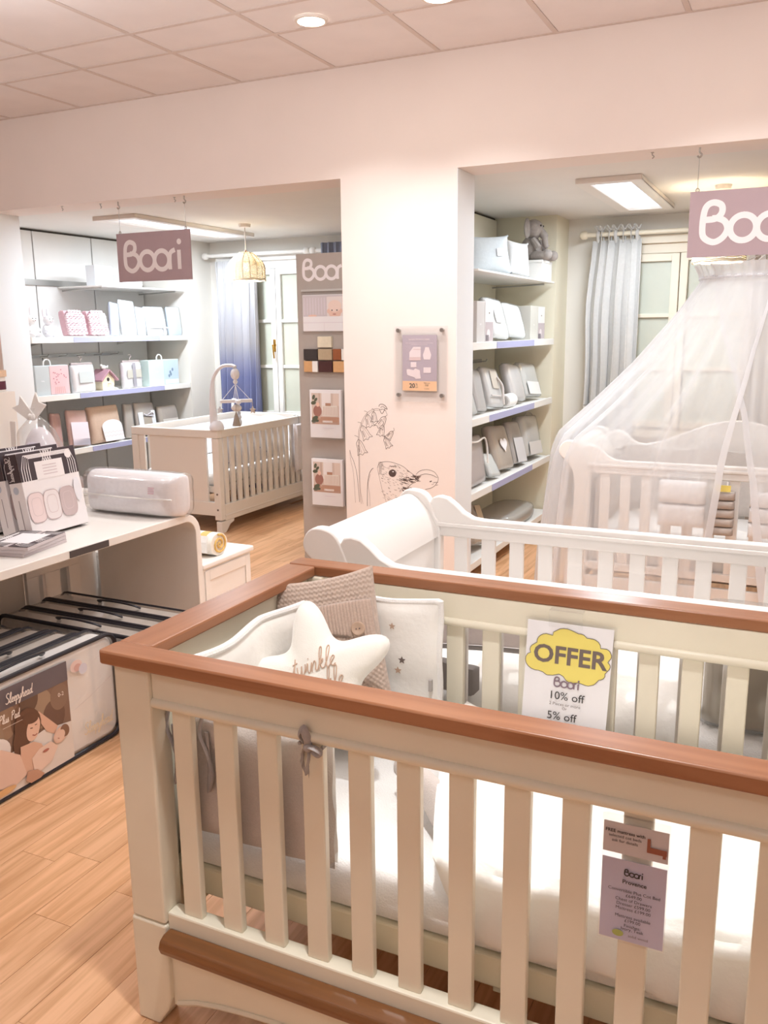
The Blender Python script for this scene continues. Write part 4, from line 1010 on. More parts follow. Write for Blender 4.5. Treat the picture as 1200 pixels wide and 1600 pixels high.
def knit_pack(label, y, tag_):
    t = thing('knitted_blanket', label, 'blanket', M=TR((-5.19, y, ZL['B']+.012), ry=-.18), group='pink knitted blankets')
    b = MB()
    for k in range(11):
        pts = []
        z = .012+.017*k; w_ = .19-.0*k-(max(0, k-8))*.03
        for j in range(13):
            u = j/12; pts.append((.045+.004*math.sin(u*PI*9+k*PI), -w_/2+w_*u, z+.006*math.sin(u*PI*9+k)))
        b.tube(pts, .0115, 6)
    b.build('stitch_rows', KP, t, smooth=True)
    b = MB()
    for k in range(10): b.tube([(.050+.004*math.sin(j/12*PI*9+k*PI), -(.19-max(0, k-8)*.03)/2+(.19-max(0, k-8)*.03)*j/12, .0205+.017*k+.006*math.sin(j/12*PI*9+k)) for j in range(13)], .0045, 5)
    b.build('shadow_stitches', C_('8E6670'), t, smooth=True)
    b = MB(); b.puff(.19, .198, .075, 8, 8); b.build('core', C_('DDB4BC'), t, smooth=True)
    if tag_: MB().box(.056, .058, .02, .085, .075, .17).build('label_card', PAPER, t)
knit_pack('pink and white chunky knitted blanket, left of the pair on the upper shelf', 5.23, 0)
knit_pack('pink and white chunky knitted blanket with white card, right of the pair', 5.47, 1)
pack('bedding_pack', 'slim pale blue bedding pack leaning right of the pink knits', 'bedding pack', 5.635, -5.13, ZL['B'], .09, .27, .05, .12, -.10, 'CFDCF0')
pack('bedding_pack', 'tall white bedding pack on the upper shelf under the glass shelf', 'bedding pack', 5.80, XL, ZL['B'], .17, .29, .055, .16, -.05, 'F7F8FB')
pack('bedding_pack', 'narrow grey-white bedding pack beside the tall white one', 'bedding pack', 5.965, -5.13, ZL['B'], .10, .24, .05, .14, -.06, 'DDE4EE')
pack('bedding_pack', 'wide white bedding pack tied with a pale strap', 'bedding pack', 6.16, XL, ZL['B'], .25, .25, .06, .18, 0, 'EEF3F8', extra=strap)
pack('bedding_pack', 'clear boxed pale blue pack at the right end of the upper left shelf', 'bedding pack', 6.40, XL, ZL['B'], .17, .25, .06, .1, 0, 'D8E6F2')
# glass shelf things behind the hanging sign
pack('gift_box', 'white and blue box on the top shelf partly behind the hanging sign', 'box', 5.62, -5.2, 1.878, .20, .16, .1, 0, 0, 'EDF1F6', soft=False, cards=((.2,.1,.8,.3,'B9CDE2'),))
pack('gift_box', 'low white box on the top shelf behind the hanging sign', 'box', 5.95, -5.2, 1.878, .24, .10, .12, 0, 0, 'F4F3F3', soft=False)
# left, middle shelf
def floral(t, w_, h, d):
    p = Print((d/2+.0025, -w_/2, 0), (0,1,0), (0,0,1), (1,0,0)); c = K_('C98C96')
    for k in range(16): p.disc(w_*random.uniform(.48,.9), h*random.uniform(.3,.85), .007, .005, c)
    for k in range(6): p.stroke([(w_*(.55+.06*k), h*.05), (w_*(.57+.05*k), h*.28)], .005, K_('D9A6A0'))
    p.text('baby', w_*.2, h*.5, .018, PAPER); p.build('print', t)
    loop_handle(t, w_, h, d)
pack('gift_box', 'grey and pink boxed gift with rope handle and flower print', 'box', 4.90, XL, ZL['C'], .33, .225, .10, 0, 0, 'C6CCCE', soft=False, cards=((.42,.04,.99,.98,'EBC3C6'),), extra=floral)
def hang_x(t, w_, h, d): hanger(t, w_, h, d)
pack('hanging_pack', 'white hanger pack with pale grey label between pink box and birdhouse', 'bedding pack', 5.235, XL, ZL['C'], .24, .215, .07, .05, 0, 'F5F1F2', cards=((.24,.35,.85,.75,'C9CDCC'),), extra=hang_x)
# birdhouse
by = 5.535; bz = ZL['C']
t = thing('birdhouse', 'small cream wooden birdhouse with mauve roof and bird', 'birdhouse', (-5.2, by, bz)); W2 = C_('EFE2C6', .02); RF = mat('birdhouse_roof', 'B58A96', .6)
MB().prism([(by-.065,bz),(by+.065,bz),(by+.075,bz+.085),(by,bz+.155),(by-.075,bz+.085)], 'x', -5.27, -5.16).build('house', W2, t, bev=.003)
for q in (-1, 1):
    b = MB(); b.prism([(by, bz+.158),(by, bz+.172),(by+q*.10, bz+.085),(by+q*.095, bz+.072)], 'x', -5.29, -5.135); b.build('roof_panel', RF, t, bev=.002)
MB().lathe([(.001,.0012),(.016,.001),(.016,0)], (-5.16, by, bz+.088), 16, axis='x').build('entry_hole', INK, t)
MB().tube([(-5.16, by, bz+.055), (-5.12, by, bz+.055)], .004, 8).build('perch', W2, t)
b = MB(); b.ball((-5.2, by, bz+.185), (.016,.026,.018), 8); b.ball((-5.2, by-.026, bz+.2), .012, 8); b.prism([(by+.02,bz+.185),(by+.05,bz+.2),(by+.045,bz+.18)], 'x', -5.205, -5.195); b.build('bird', WHITE, t, smooth=True)
b = MB(); b.ball((-5.125, by, bz+.022), (.012,.018,.02), 8); b.ball((-5.118, by, bz+.048), .011, 8)
for q in (-1, 1): b.tube(smooth_path([(-5.125, by, bz+.02), (-5.13, by+q*.05, bz+.016), (-5.14, by+q*.085, bz+.006)], 4), .005, 6)
b.build('front_ornament', WHITE, t, smooth=True)
def ribbon_v(t, w_, h, d): 
    MB().box(d/2+.0085, d/2+.0095, -.02, .02, 0.01, h*.98).build('belly_band', C_('9D9AA2'), t); hanger(t, w_, h, d)
pack('hanging_pack', 'white striped hanger pack with grey band right of the birdhouse', 'bedding pack', 5.80, XL, ZL['C'], .22, .215, .08, .03, 0, 'F3F1F5', cards=((.12,.4,.9,.72,'C3BFB4'),), extra=ribbon_v)
def bluep(t, w_, h, d):
    p = Print((d/2+.0025, -w_/2, 0), (0,1,0), (0,0,1), (1,0,0)); p.rect(w_*.52,h*.05,w_*.98,h*.22, K_('E4ECF2')).up()
    for a, c in ((.66,.36),(.72,.42),(.70,.5),(.78,.6)): p.disc(w_*a, h*c, .012, .015, K_('7D93AA'))
    p.text('baby', w_*.25, h*.55, .018, PAPER); p.build('print', t); loop_handle(t, w_, h, d)
pack('gift_box', 'pale blue and green boxed gift at the right of the middle left shelf', 'box', 6.19, XL, ZL['C'], .40, .225, .10, 0, 0, 'CFE0DC', soft=False, cards=((.5,.02,.99,.98,'C3D6EA'),), extra=bluep)
# left, lower shelf
pack('bedding_pack', 'rust pink folded blanket leaning on the lower left-alcove shelf', 'bedding pack', 4.955, -5.16, ZL['D'], .09, .28, .05, .15, -.06, 'C9958C')
pack('bedding_pack', 'dusty rose bedding pack with white lower card', 'bedding pack', 5.14, XL, ZL['D'], .20, .285, .06, .16, -.05, 'DDAFA3', cards=((.06,.02,.95,.66,'F1E4EC'),(.06,.02,.95,.2,'DDE2EE')))
def scallop(t, w_, h, d):
    p = Print((d/2+.012, -w_/2, 0), (0,1,0), (0,0,1), (1,0,0)); pts = [(.32*w_, .02*h)]
    for k in range(13): a = PI-PI*k/12; pts.append((w_*(.62+.34*math.cos(a)), h*(.42+.18*math.sin(a))))
    pts.append((.97*w_, .02*h)); p.poly(pts, PAPER).up()
    for r in (.16,.26): p.stroke([(w_*(.62+.33*math.cos(PI-PI*k/16)), h*(r+.02*math.cos(k*PI))) for k in range(17)], .003, K_('D9D4D2'))
    p.build('scallop_card', t)
pack('cushion_pack', 'plump beige cushion with white scalloped front on the lower left shelf', 'cushion', 5.46, XL, ZL['D'], .34, .30, .10, .14, 0, 'CDB29E', bag=False, extra=scallop)
pack('bedding_pack', 'first slim grey-beige pack right of the beige cushion', 'bedding pack', 5.735, -5.13, ZL['D'], .10, .29, .05, .13, -.06, 'B9AEA4')
def bow(t, w_, h, d):
    b = MB(); b.tube(smooth_path([(d/2+.012,0,h*.6),(d/2+.02,.05,h*.68),(d/2+.016,.07,h*.6),(d/2+.012,0,h*.6),(d/2+.02,-.05,h*.66)], 4), .008, 6, sq=.4); b.build('ribbon_bow', C_('C9C6CC'), t, smooth=True)
pack('bedding_pack', 'grey bedding pack with white border and satin bow', 'bedding pack', 5.94, XL, ZL['D'], .24, .285, .06, .16, -.03, 'BDB2A8', cards=((.05,.02,.3,.7,'E9EDF2'),(.3,.02,.75,.55,'B2A89C'),(.75,.02,.95,.75,'E9EDF2')), extra=bow)
pack('bedding_pack', 'low taupe bedding pack with pale card at the shelf right end', 'bedding pack', 6.26, XL, ZL['D'], .26, .24, .06, .2, 0, 'BCAFA2', cards=((.1,.04,.9,.5,'D5CFC8'),))
pack('bedding_pack', 'dim grey bedding pack lying on the bottom left-alcove shelf', 'bedding pack', 5.42, -5.13, ZL['E'], .34, .16, .2, 0, 0, 'A79F98')
pack('bedding_pack', 'small dim pinkish pack on the bottom left-alcove shelf', 'bedding pack', 5.05, -5.13, ZL['E'], .22, .18, .14, 0, 0, 'B59E98')

# right alcove shelves
XR = -1.735
GT = 1.8375
def cush_on(label, y, x, z, w_, h, d, lean, side, col, rz=0):
    t = thing('cushion', label, 'cushion', M=TR((x, y, z+w_/2*abs(math.sin(side))+.003), rx=side, ry=-lean, rz=rz))
    b = MB(); cushion(b, w_, h, d, Matrix(((0,0,1,0),(1,0,0,0),(0,1,0,h/2),(0,0,0,1))), 16, 16, pinch=.10); b.build('cushion_body', C_(col), t, smooth=True, ang=100)
    b = MB(); 
    for q in (-1, 1): b.ball((0, q*w_*.49, h*.985), .007, 6)
    b.build('corner_seam', C_(col), t)
    return t
t = cush_on('pale blue square cushion on the glass top shelf of the right alcove', 5.50, -1.86, GT, .34, .255, .11, .25, .03, 'DDE4E8', -.75)
MB().box(.06, .062, .04, .09, .10, .15).build('embroidered_motif', PAPER, t)
cush_on('small white cushion leaning on the elephant on the top shelf', 5.93, -1.80, GT+.002, .19, .25, .08, .30, -.15, 'F3F4F5', -.6)
t = thing('drum_box', 'dark taupe round storage drum behind the cushion on the top shelf', 'box', (-1.98, 5.15, GT)); b = MB(); b.lathe([(.11,0),(.11,.14)], (-1.98, 5.15, GT), 24); b.build('body', C_('9A8E7C'), t, smooth=True); b = MB(); b.lathe([(.114,.1405),(.114,.165)], (-1.98, 5.15, GT), 24); b.build('lid', C_('9A8E7C'), t, smooth=True)
t = thing('storage_box', 'white cube box carrying the grey elephant on the top shelf', 'box', (-1.80, 6.32, GT)); MB().box(-1.93, -1.705, 6.19, 6.45, GT, GT+.12).build('body', SHELFW, t, bev=.004); MB().box(-1.932, -1.703, 6.188, 6.452, GT+.1205, GT+.14).build('lid', SHELFW, t, bev=.004)
# elephant
ex, ey, ez = -1.82, 6.30, GT+.141; EG = mat('elephant_plush', 'A79E98', .95, .12, 40, .6, 300)
t = thing('soft_toy', 'grey plush elephant sitting on the white box on the top shelf', 'soft toy', (ex, ey, ez))
b = MB(); b.ball((ex, ey, ez+.085), (.075,.085,.088), 14); b.build('body', EG, t, smooth=True)
b = MB(); b.ball((ex+.02, ey-.02, ez+.215), (.068,.072,.068), 14); b.tube(smooth_path([(ex+.07,ey-.02,ez+.20),(ex+.10,ey-.02,ez+.16),(ex+.105,ey-.015,ez+.11),(ex+.12,ey-.01,ez+.085)], 5), [.028]*6+[.022]*6+[.018]*4, 10); b.build('head', EG, t, smooth=True)
for q in (-1, 1):
    b = MB(); b.ball((ex, ey-.02+q*.095, ez+.215), (.018,.058,.07), 10); b.build('ear', EG, t, smooth=True)
    b = MB(); b.tube(smooth_path([(ex+.03,ey+q*.05,ez+.035),(ex+.10,ey+q*.075,ez+.03),(ex+.13,ey+q*.08,ez+.03)], 4), .032, 10); b.ball((ex+.14,ey+q*.08,ez+.034), .036, 8); b.build('leg', EG, t, smooth=True)
    b = MB(); b.tube([(ex+.03,ey+q*.07,ez+.14),(ex+.08,ey+q*.09,ez+.08)], .024, 8); b.build('arm', EG, t, smooth=True)
    b = MB(); b.ball((ex+.08, ey-.02+q*.03, ez+.235), .007, 6); b.build('eye', INK, t)
def photo_(t, w_, h, d):
    p = Print((d/2+.0025, -w_/2, 0), (0,1,0), (0,0,1), (1,0,0)); p.rect(w_*.5,h*.03,w_*.97,h*.5, K_('C3B6B8')).up(); p.disc(w_*.68,h*.22,.03,.025, K_('E6DCDC')); p.rect(w_*.5,h*.03,w_*.7,h*.18, K_('7F7478')); p.disc(w_*.72,h*.72,.01,.005, INKG); p.build('photo_print', t)
    p = Print((d/2+.0025, -w_/2, 0), (0,1,0), (0,0,1), (1,0,0)); p.text('baby', w_*.2, h*.45, .016, PAPER); p.build('word_print', t)
pack('gift_box', 'grey boxed bedding set with photo at the left end of the upper right shelf', 'box', 5.06, XR, ZR['B'], .30, .24, .14, 0, 0, 'D4CFCC', soft=False, cards=((.48,.02,.98,.98,'F2EEEE'),), extra=photo_)
pack('bedding_pack', 'bright white pack with grey label leaning beside the photo box', 'bedding pack', 5.43, XR, ZR['B'], .30, .255, .08, .2, -.04, 'F4F4F2', cards=((.2,.35,.55,.72,'D8D4D4'),))
pack('bedding_pack', 'plain bright white folded bedding pack in front of the grey box', 'bedding pack', 5.80, XR, ZR['B'], .34, .225, .09, .2, -.04, 'F6F6F4')
pack('gift_box', 'grey boxed bedding set with photo at the right end of the upper right shelf', 'box', 6.22, XR, ZR['B'], .36, .235, .14, 0, 0, 'D2CFC6', soft=False, cards=((.5,.02,.98,.98,'EDEAE6'),), extra=photo_)
pack('bedding_pack', 'grey-white pack cut by the jamb on the middle right shelf', 'bedding pack', 4.86, XR, ZR['C'], .20, .18, .07, .25, -.08, 'D5D3CF')
pack('bedding_pack', 'striped grey bedding pack leaning on the middle right shelf', 'bedding pack', 5.10, -1.75, ZR['C'], .16, .265, .06, .18, -.08, 'C3BDBA')
pack('bedding_pack', 'pale patterned bedding pack with beige label behind the roll', 'bedding pack', 5.36, XR, ZR['C'], .26, .255, .07, .2, -.07, 'DEDCDA', cards=((.3,.45,.75,.9,'C9C0B4'),), extra=strap)
t = thing('rolled_blanket', 'small rolled white blanket lying in front on the middle right shelf', 'blanket', (-1.74, 5.62, ZR['C']))
b = MB(); b.lathe([(.001,0),(.042,.004),(.046,.02),(.046,.16),(.042,.176),(.001,.18)], (-1.76, 5.53, ZR['C']+.047), 18, axis='y', caps=False); b.build('roll', C_('F1F0EE'), t, smooth=True)
b = MB(); b.tube([Vector((-1.76+.004*k*math.cos(k*.9)*.28, 5.529, ZR['C']+.047+.004*k*math.sin(k*.9)*.28)) for k in range(34)], .002, 5); b.build('spiral_edge', C_('BDB6B0'), t)
pack('bedding_pack', 'thick pale grey quilted pack right of the rolled blanket', 'bedding pack', 5.86, XR, ZR['C'], .27, .255, .09, .2, -.07, 'DAD6D4')
pack('bedding_pack', 'quilted white pack with white card at the right of the middle shelf', 'bedding pack', 6.22, XR, ZR['C'], .36, .25, .09, .2, -.05, 'D6D6D2', cards=((.08,.05,.85,.42,'ECECEA'),))
# lower right shelf
t = pack('zip_bag', 'mauve grey zipped bedding bag at the left of the lower right shelf', 'bag', 5.00, XR, ZR['D'], .32, .30, .12, .04, 0, 'C6B9B6')
b = MB(); b.tube(smooth_path([(.068,-.13,.28),(.075,-.02,.27),(.078,.10,.28),(.07,.15,.22),(.07,.13,.12)], 4), .006, 6); b.build('zip_edge', CLOTHW, t, smooth=True)
pack('bedding_pack', 'narrow white folded pack between the zipped bag and the heart pack', 'bedding pack', 5.30, -1.72, ZR['D'], .16, .16, .05, .45, -.10, 'E3E5E2')
def heart(t, w_, h, d):
    p = Print((d/2+.012, -w_/2, 0), (0,1,0), (0,0,1), (1,0,0)); p.poly([(w_*.5+.062*math.sin(a)**3*1.1, h*.55+.05*(13*math.cos(a)-5*math.cos(2*a)-2*math.cos(3*a)-math.cos(4*a))/15) for a in [2*PI*k/28 for k in range(28)]], PAPER); p.build('heart_patch', t)
pack('cushion_pack', 'beige cushion pack with a white heart on the lower right shelf', 'cushion', 5.58, XR, ZR['D'], .34, .30, .09, .2, -.05, 'C4B3A2', bag=True, extra=heart)
pack('bedding_pack', 'grey blanket pack with pale lower half beside the heart pack', 'bedding pack', 5.91, XR, ZR['D'], .25, .30, .08, .17, -.05, 'B7AFAA', cards=((.1,.02,.9,.6,'D4D2D4'),))
def rope(t, w_, h, d):
    b = MB(); b.tube(smooth_path([(0,.0,h-.005),(.01,.06,h+.02),(.02,.13,h+.015),(.02,.16,h-.005),(.015,.12,h-.012),(.01,.04,h+.002)], 4), .004, 6); b.build('bag_handle', C_('C3BAB0'), t, smooth=True)
pack('zip_bag', 'clear bag of folded grey quilts at the right end of the lower right shelf', 'bag', 6.27, XR, ZR['D'], .38, .30, .13, .1, -.04, 'D4D2CE', cards=((.1,.03,.9,.35,'DDD9D6'),), extra=rope)
pack('bedding_pack', 'tan folded pack leaning at the left of the bottom right shelf', 'bedding pack', 5.10, -1.74, ZR['E'], .26, .26, .09, .3, -.1, 'B9A48E', cards=((.6,.1,.95,.95,'CDBBA2'),))
t = pack('bagged_pillow', 'flat grey pillow in a clear bag lying on the bottom right shelf', 'pillow', 5.95, -1.72, ZR['E'], .66, .10, .40, 0, 0, 'BDB8B0')

# ================================================================== curtains, lamps, canopy, small things in the alcoves
def curtain_rod(x0, x1, z, y, label, m=SHELFW):
    t = thing('curtain_rod', label, 'curtain rod', ((x0+x1)/2, y, z))
    MB().tube([(x0, y, z), (x1, y, z)], .017, 12).build('pole', m, t, smooth=True)
    for x, s_ in ((x0, -1), (x1, 1)):
        MB().lathe([(.02,0),(.03,s_*.012),(.03,s_*.04),(.022,s_*.055),(.004,s_*.062)], (x, y, z), 14, axis='x').build('finial', m, t, smooth=True)
    for x in (x0+.08, x1-.08):
        b = MB(); b.box(x-.012, x+.012, y+.019, YB-.001, z-.012, z+.012); b.build('bracket', m, t)
def curtain(x0, x1, y, ztop, zbot, folds, m, label, amp=.035, tabs=None, hem=None, taper=0, flare=0):
    t = thing('curtain', label, 'curtain', ((x0+x1)/2, y, zbot))
    def fn(u, v):
        x = x0+(x1-x0)*(u*(1-taper*v)+taper*v)-flare*(1-u)*math.exp(-((v-.78)/.16)**2); a = amp*(.45+.55*min(1, (1-v)*1.4))*(.6+.7*abs(math.sin(u*5.3+folds)))
        k = u*folds*2*PI+.9*math.sin(u*7+folds)+.5*math.sin(u*3+v*2.2)
        return (x+.012*math.sin(k*2)*v+.01*noise.noise(Vector((u*5, v*3, folds))), y+a*math.sin(k)+.012*noise.noise(Vector((u*6, v*4, 2))), zbot+(ztop-zbot)*v)
    b = MB(); b.grid(fn, folds*14, 14); b.build('cloth', m, t, smooth=True, solid=.003, ang=180)
    if hem:
        b = MB(); b.tube([Vector(fn(k/90, (hem-zbot)/(ztop-zbot)))+Vector((0,-.004,0)) for k in range(91)], .003, 5); b.build('hem_seam', mat('seam_grey', 'A9A6A6', .9), t)
    if tabs:
        for k in range(tabs):
            u = (k+.25)/tabs; p_ = Vector(fn(u, 1)); z = tabs_z
            q = MB(); q.tube(smooth_path([(p_.x, p_.y-.0, ztop-.02), (p_.x, y-.024, z), (p_.x+.004, y, z+.027), (p_.x+.008, y+.024, z), (p_.x+.01, y+.016, ztop-.01)], 4), .012, 8, sq=.35)
            q.tube(smooth_path([(p_.x, y-.02, z+.02), (p_.x-.025, y-.03, z+.05), (p_.x-.012, y-.03, z+.06), (p_.x+.01, y-.026, z+.03), (p_.x+.03, y-.03, z+.055)], 4), .006, 6, sq=.5)
            q.build('tie_tab', m, t, smooth=True)
    return t
# ombre blue curtain: the cloth itself is dyed from white-grey to blue
def ombre():
    m = mat('ombre_cloth', 'DADCE6', .85, 0, 30, .2, 300); nt = m.node_tree; b = nt.nodes['Principled BSDF']; tc = nt.nodes.new('ShaderNodeTexCoord'); sp = nt.nodes.new('ShaderNodeSeparateXYZ'); nt.links.new(tc.outputs['Object'], sp.inputs[0])
    cr = nt.nodes.new('ShaderNodeValToRGB'); mr = nt.nodes.new('ShaderNodeMapRange'); mr.inputs[1].default_value = 0; mr.inputs[2].default_value = 2.1; nt.links.new(sp.outputs[2], mr.inputs[0]); nt.links.new(mr.outputs[0], cr.inputs[0])
    e = cr.color_ramp.elements; e[0].position = .49; e[0].color = lin('7479A0'); e[1].position = .95; e[1].color = lin('D2D1D3'); q = e.new(.56); q.color = lin('9193AB'); q = e.new(.64); q.color = lin('B0AEB4')
    nt.links.new(cr.outputs[0], b.inputs['Base Color']); return m
curtain_rod(-5.0, -3.98, 2.182, 6.76, 'white curtain rod above the left alcove window')
curtain(-4.93, -4.47, 6.76, 2.13, .06, 6, ombre(), 'ombre curtain fading from white to blue at the left window', amp=.055)
curtain_rod(-3.86, -3.30, 2.182, 6.76, 'short curtain rod end behind the grey display board')
curtain(-3.78, -3.40, 6.70, 2.235, .06, 7, mat('slate_cloth', '8E93A6', .9, .04, 50), 'slate grey gathered curtain showing above the display board')
tabs_z = 2.18
curtain_rod(-1.52, .6, 2.18, 6.76, 'cream curtain rod above the right alcove window', mat('rod_cream', 'EDE3CE', .4))
curtain(-1.53, -1.12, 6.76, 2.135, .06, 5, mat('pale_blue_cloth', 'CFCDCA', .85, .03, 50, .2, 300), 'pale grey-blue tie-top curtain left of the right alcove window', amp=.045, tabs=7, hem=.92, taper=.16, flare=.03)
curtain(-.40, .05, 6.76, 2.135, .06, 6, mat('stone_cloth', 'C6BBB2', .85, .03, 50), 'stone coloured curtain behind the net canopy and hanging sign', amp=.04, tabs=7)

LIN = tulle('lamp_lining', .75, .85)
def basket_lamp(x, y, ztop, r, h, label, dome):
    t = thing('pendant_lamp', label, 'pendant lamp', (x, y, ZA))
    MB().lathe([(.004,-.028),(.042,-.024),(.048,-.004),(.048,0)], (x, y, ZA), 20).build('ceiling_rose', WHITEW, t, smooth=True)
    MB().tube([(x, y, ZA-.024), (x, y, ztop-.01)], .004, 8).build('cord', WHITEW, t)
    MB().lathe([(.018,ztop-ZA-.06),(.02,ztop-ZA-.01),(.008,ztop-ZA+.02)], (x, y, ZA), 12).build('lamp_holder', mat('lamp_holder_brown', '8A7360', .5), t, smooth=True)
    RT = mat('rattan_strip', 'F0E4CC', .6, .1, 40); b = MB(); n = 23
    prof = []
    for k in range(n):
        u = k/(n-1); rr = (r*(.35+.65*math.sin(min(1, u*1.8)*PI/2)) if dome else r*(.92+.08*u)); z = ztop-h*u; prof.append((rr, z))
        b.tube([(x+rr*math.cos(a*PI/16), y+rr*math.sin(a*PI/16), z+.003*math.sin(a*PI/2)) for a in range(32)], .0046 if k < n-1 else .007, 5, closed=True)
    for j in range(16): b.tube([(x+p[0]*math.cos(j*PI/8), y+p[0]*math.sin(j*PI/8), p[1]) for p in prof], .004, 5)
    b.build('basket_shade', RT, t)
    MB().lathe([(max(.02, q[0]-.008), q[1]-ZA) for q in prof], (x, y, ZA), 32, caps=False).build('shade_lining', LIN, t, smooth=True)
    BU = mat('bulb_glow', 'FFE9C0', emit=60)
    b = MB(); b.ball((x, y, ztop-h*.5), (.03,.03,.038), 12); b.build('bulb', BU, t, smooth=True)
    ld = bpy.data.lights.new('pendant_light', 'POINT'); ld.energy = P_PEND; ld.color = (1,.84,.6); ld.shadow_soft_size = .03
    lo = bpy.data.objects.new('pendant_light', ld); COL.objects.link(lo); lo.parent = t; lo.location = (0, 0, ztop-h*.5-.05-ZA)
basket_lamp(-3.97, 5.856, 2.10, .145, .205, 'glowing woven pendant lamp shade in the left alcove', 1)
basket_lamp(-.497, 5.70, 2.10, .15, .22, 'glowing woven pendant lamp behind the right hanging sign', 0)

# net canopy over the sleigh cot
t = thing('net_canopy', 'sheer white net canopy draped over the arched sleigh cot', 'canopy', (-.26, 4.8, 0))
KZ = [(1.80,.325,.325,-.19,2.0),(1.79,.31,.31,-.19,2.0),(1.72,.30,.30,-.19,2.0),(1.57,.39,.36,-.20,2.1),(1.33,.55,.44,-.22,2.3),(1.1,.74,.485,-.24,2.7),(.95,.865,.50,-.26,3.2),(.85,.89,.51,-.27,3.4),(.4,.925,.53,-.28,3.6),(.03,.95,.56,-.28,3.6)]
def kz(z):
    for a, b in zip(KZ, KZ[1:]):
        if a[0] >= z >= b[0]:
            q = (a[0]-z)/(a[0]-b[0]+1e-9); return [a[i]+(b[i]-a[i])*q for i in range(1, 5)]
    return KZ[-1][1:] if z < 1 else KZ[0][1:]
def canopy_pt(th, z, lift=0):
    a, b, cx, e = kz(z); c, s = math.cos(th), math.sin(th); rr = (abs(c)**e+abs(s)**e)**(-1/e)
    f = min(1, max(0, (1.75-z)/.7)); pl = 1+.030*f*math.sin(th*23+.8*math.sin(th*3))+.022*f*math.sin(th*37+2*z)+.012*noise.noise(Vector((c*3, s*3, z*3)))+(.02*math.sin(th*40) if z > 1.74 else 0)
    # the heavy hem hangs in from the cot's rolled ends
    return Vector((cx+a*rr*pl*c+lift*c, 4.79+b*rr*pl*s+lift*s, z))
HA = ((.03,-1.35),(.4,-1.40),(.8,-1.46),(1.1,-1.557),(1.25,-1.64),(1.4,-1.778),(1.55,-1.98),(1.7,-2.30),(1.8,-2.43))   # front hems of the two flaps:
HB = ((.03,-1.623),(.4,-1.623),(.8,-1.594),(1.1,-1.581),(1.4,-1.532),(1.55,-1.481),(1.7,-1.41),(1.8,-1.40))            # they overlap at the hoop and part below
def lerp_t(T, z):
    for a, b in zip(T, T[1:]):
        if z <= b[0]: return a[1]+(b[1]-a[1])*(z-a[0])/(b[0]-a[0])
    return T[-1][1]
def th_of(u, v):
    z = .03+1.77*v; a = lerp_t(HA, z); return a+(2*PI+lerp_t(HB, z)-a)*u, z
b = MB(); b.grid(lambda u, v: canopy_pt(*th_of(u, v), lift=.012*u), 220, 44); b.build('net', TULLE, t, smooth=True, ang=180)
for u in (0, 1):
    def hm(s_, v, u=u): th, z = th_of(u, v); return canopy_pt(th+(.035*s_ if u == 0 else -.035*s_), z, .012*u+.004)
    b = MB(); b.grid(hm, 3, 44); b.build('front_hem', TULLEH, t, smooth=True, ang=180)
b = MB(); b.tube([canopy_pt(2*PI*k/60, 1.735, .004) for k in range(60)], .010, 8, closed=True); b.build('top_band', TULLEH, t, smooth=True)
b = MB(); b.tube([(-.19, 4.8, 1.76), (-.19, 4.8, ZA)], .004, 6)
b.tube([(-.19+.29*math.cos(k*PI/16), 4.8+.29*math.sin(k*PI/16), 1.742) for k in range(32)], .006, 6, closed=True)
for k in range(4): b.tube([(-.19, 4.8, 1.86), (-.19+.29*math.cos(k*PI/2+.6), 4.8+.29*math.sin(k*PI/2+.6), 1.745)], .0025, 5)
b.build('hoop_and_cord', SHELFW, t)
# quilts rolled over the near side of that cot
def bundle(label, x0, x1, z0, z1, col, n, group='folded quilts tied on the canopied cot'):
    t = thing('folded_quilt', label, 'quilt', ((x0+x1)/2, 4.36, z0), group); h = (z1-z0)/n
    for k in range(n):
        b = MB(); b.puff(x1-x0, h*.99, .075, 8, 6, e=.5, M=TR(((x0+x1)/2, 4.356, z0+h*k), rz=-PI/2), wr=.004, seed=k); b.build('fold', C_(col), t, smooth=True, ang=80)
    b = MB()
    for x in (x0+.04, x1-.04): b.tube([(x, 4.36, z1-.005), (x, 4.385, z1+.02), (x, 4.395, .772)], .004, 6)
    b.build('tie_tape', CLOTHW, t); return t
bundle('white folded quilt tied to the slats of the canopied cot', -.585, -.365, .545, .775, 'F8F6F6', 2)
t = bundle('grey-beige folded quilt with yellow tag on the slats of the canopied cot', -.35, -.235, .52, .735, 'BDB2AA', 5)
MB().box(-.325, -.255, 4.318, 4.320, .737, .768).build('sale_tag', YEL, t); 
bundle('second white folded quilt right of the grey-beige one on the canopied cot', -.17, -.02, .52, .74, 'F6F4F4', 3)
b = MB(); quilted(b, lambda u, v: (-.925+.012*math.sin(u*9), 4.50+.5*u, .47+.27*v-.02*math.sin(u*PI)), 16, 10, .03); tag(b.build('cot_bumper', C_('CFC3BC'), None, smooth=True), 'soft beige bumper along the left end inside the canopied cot', 'bumper')
b = MB(); quilted(b, lambda u, v: (-.90+1.2*u, 5.075+.01*math.sin(u*14), .47+.36*v+.012*math.sin(u*20)*v), 40, 10, .03); tag(b.build('cot_bumper', C_('D3CAC4'), None, smooth=True), 'grey quilted bumper along the arched back inside the canopied cot', 'bumper')
t = thing('wall_cabinet', 'small brown meter cupboard with white box on the back wall beside the curtain', 'cupboard', (-1.66, YB-.03, .0))
MB().box(-1.70, -1.60, YB-.04, YB-.026, .095, .66).build('wood_board', mat('meter_wood', '9E8466', .6), t); MB().box(-1.685, -1.61, YB-.085, YB-.0405, .475, .63).build('white_box', SHELFW, t, bev=.004); MB().box(-1.66, -1.635, YB-.0855, YB-.0852, .54, .56).build('indicator', INKG, t)
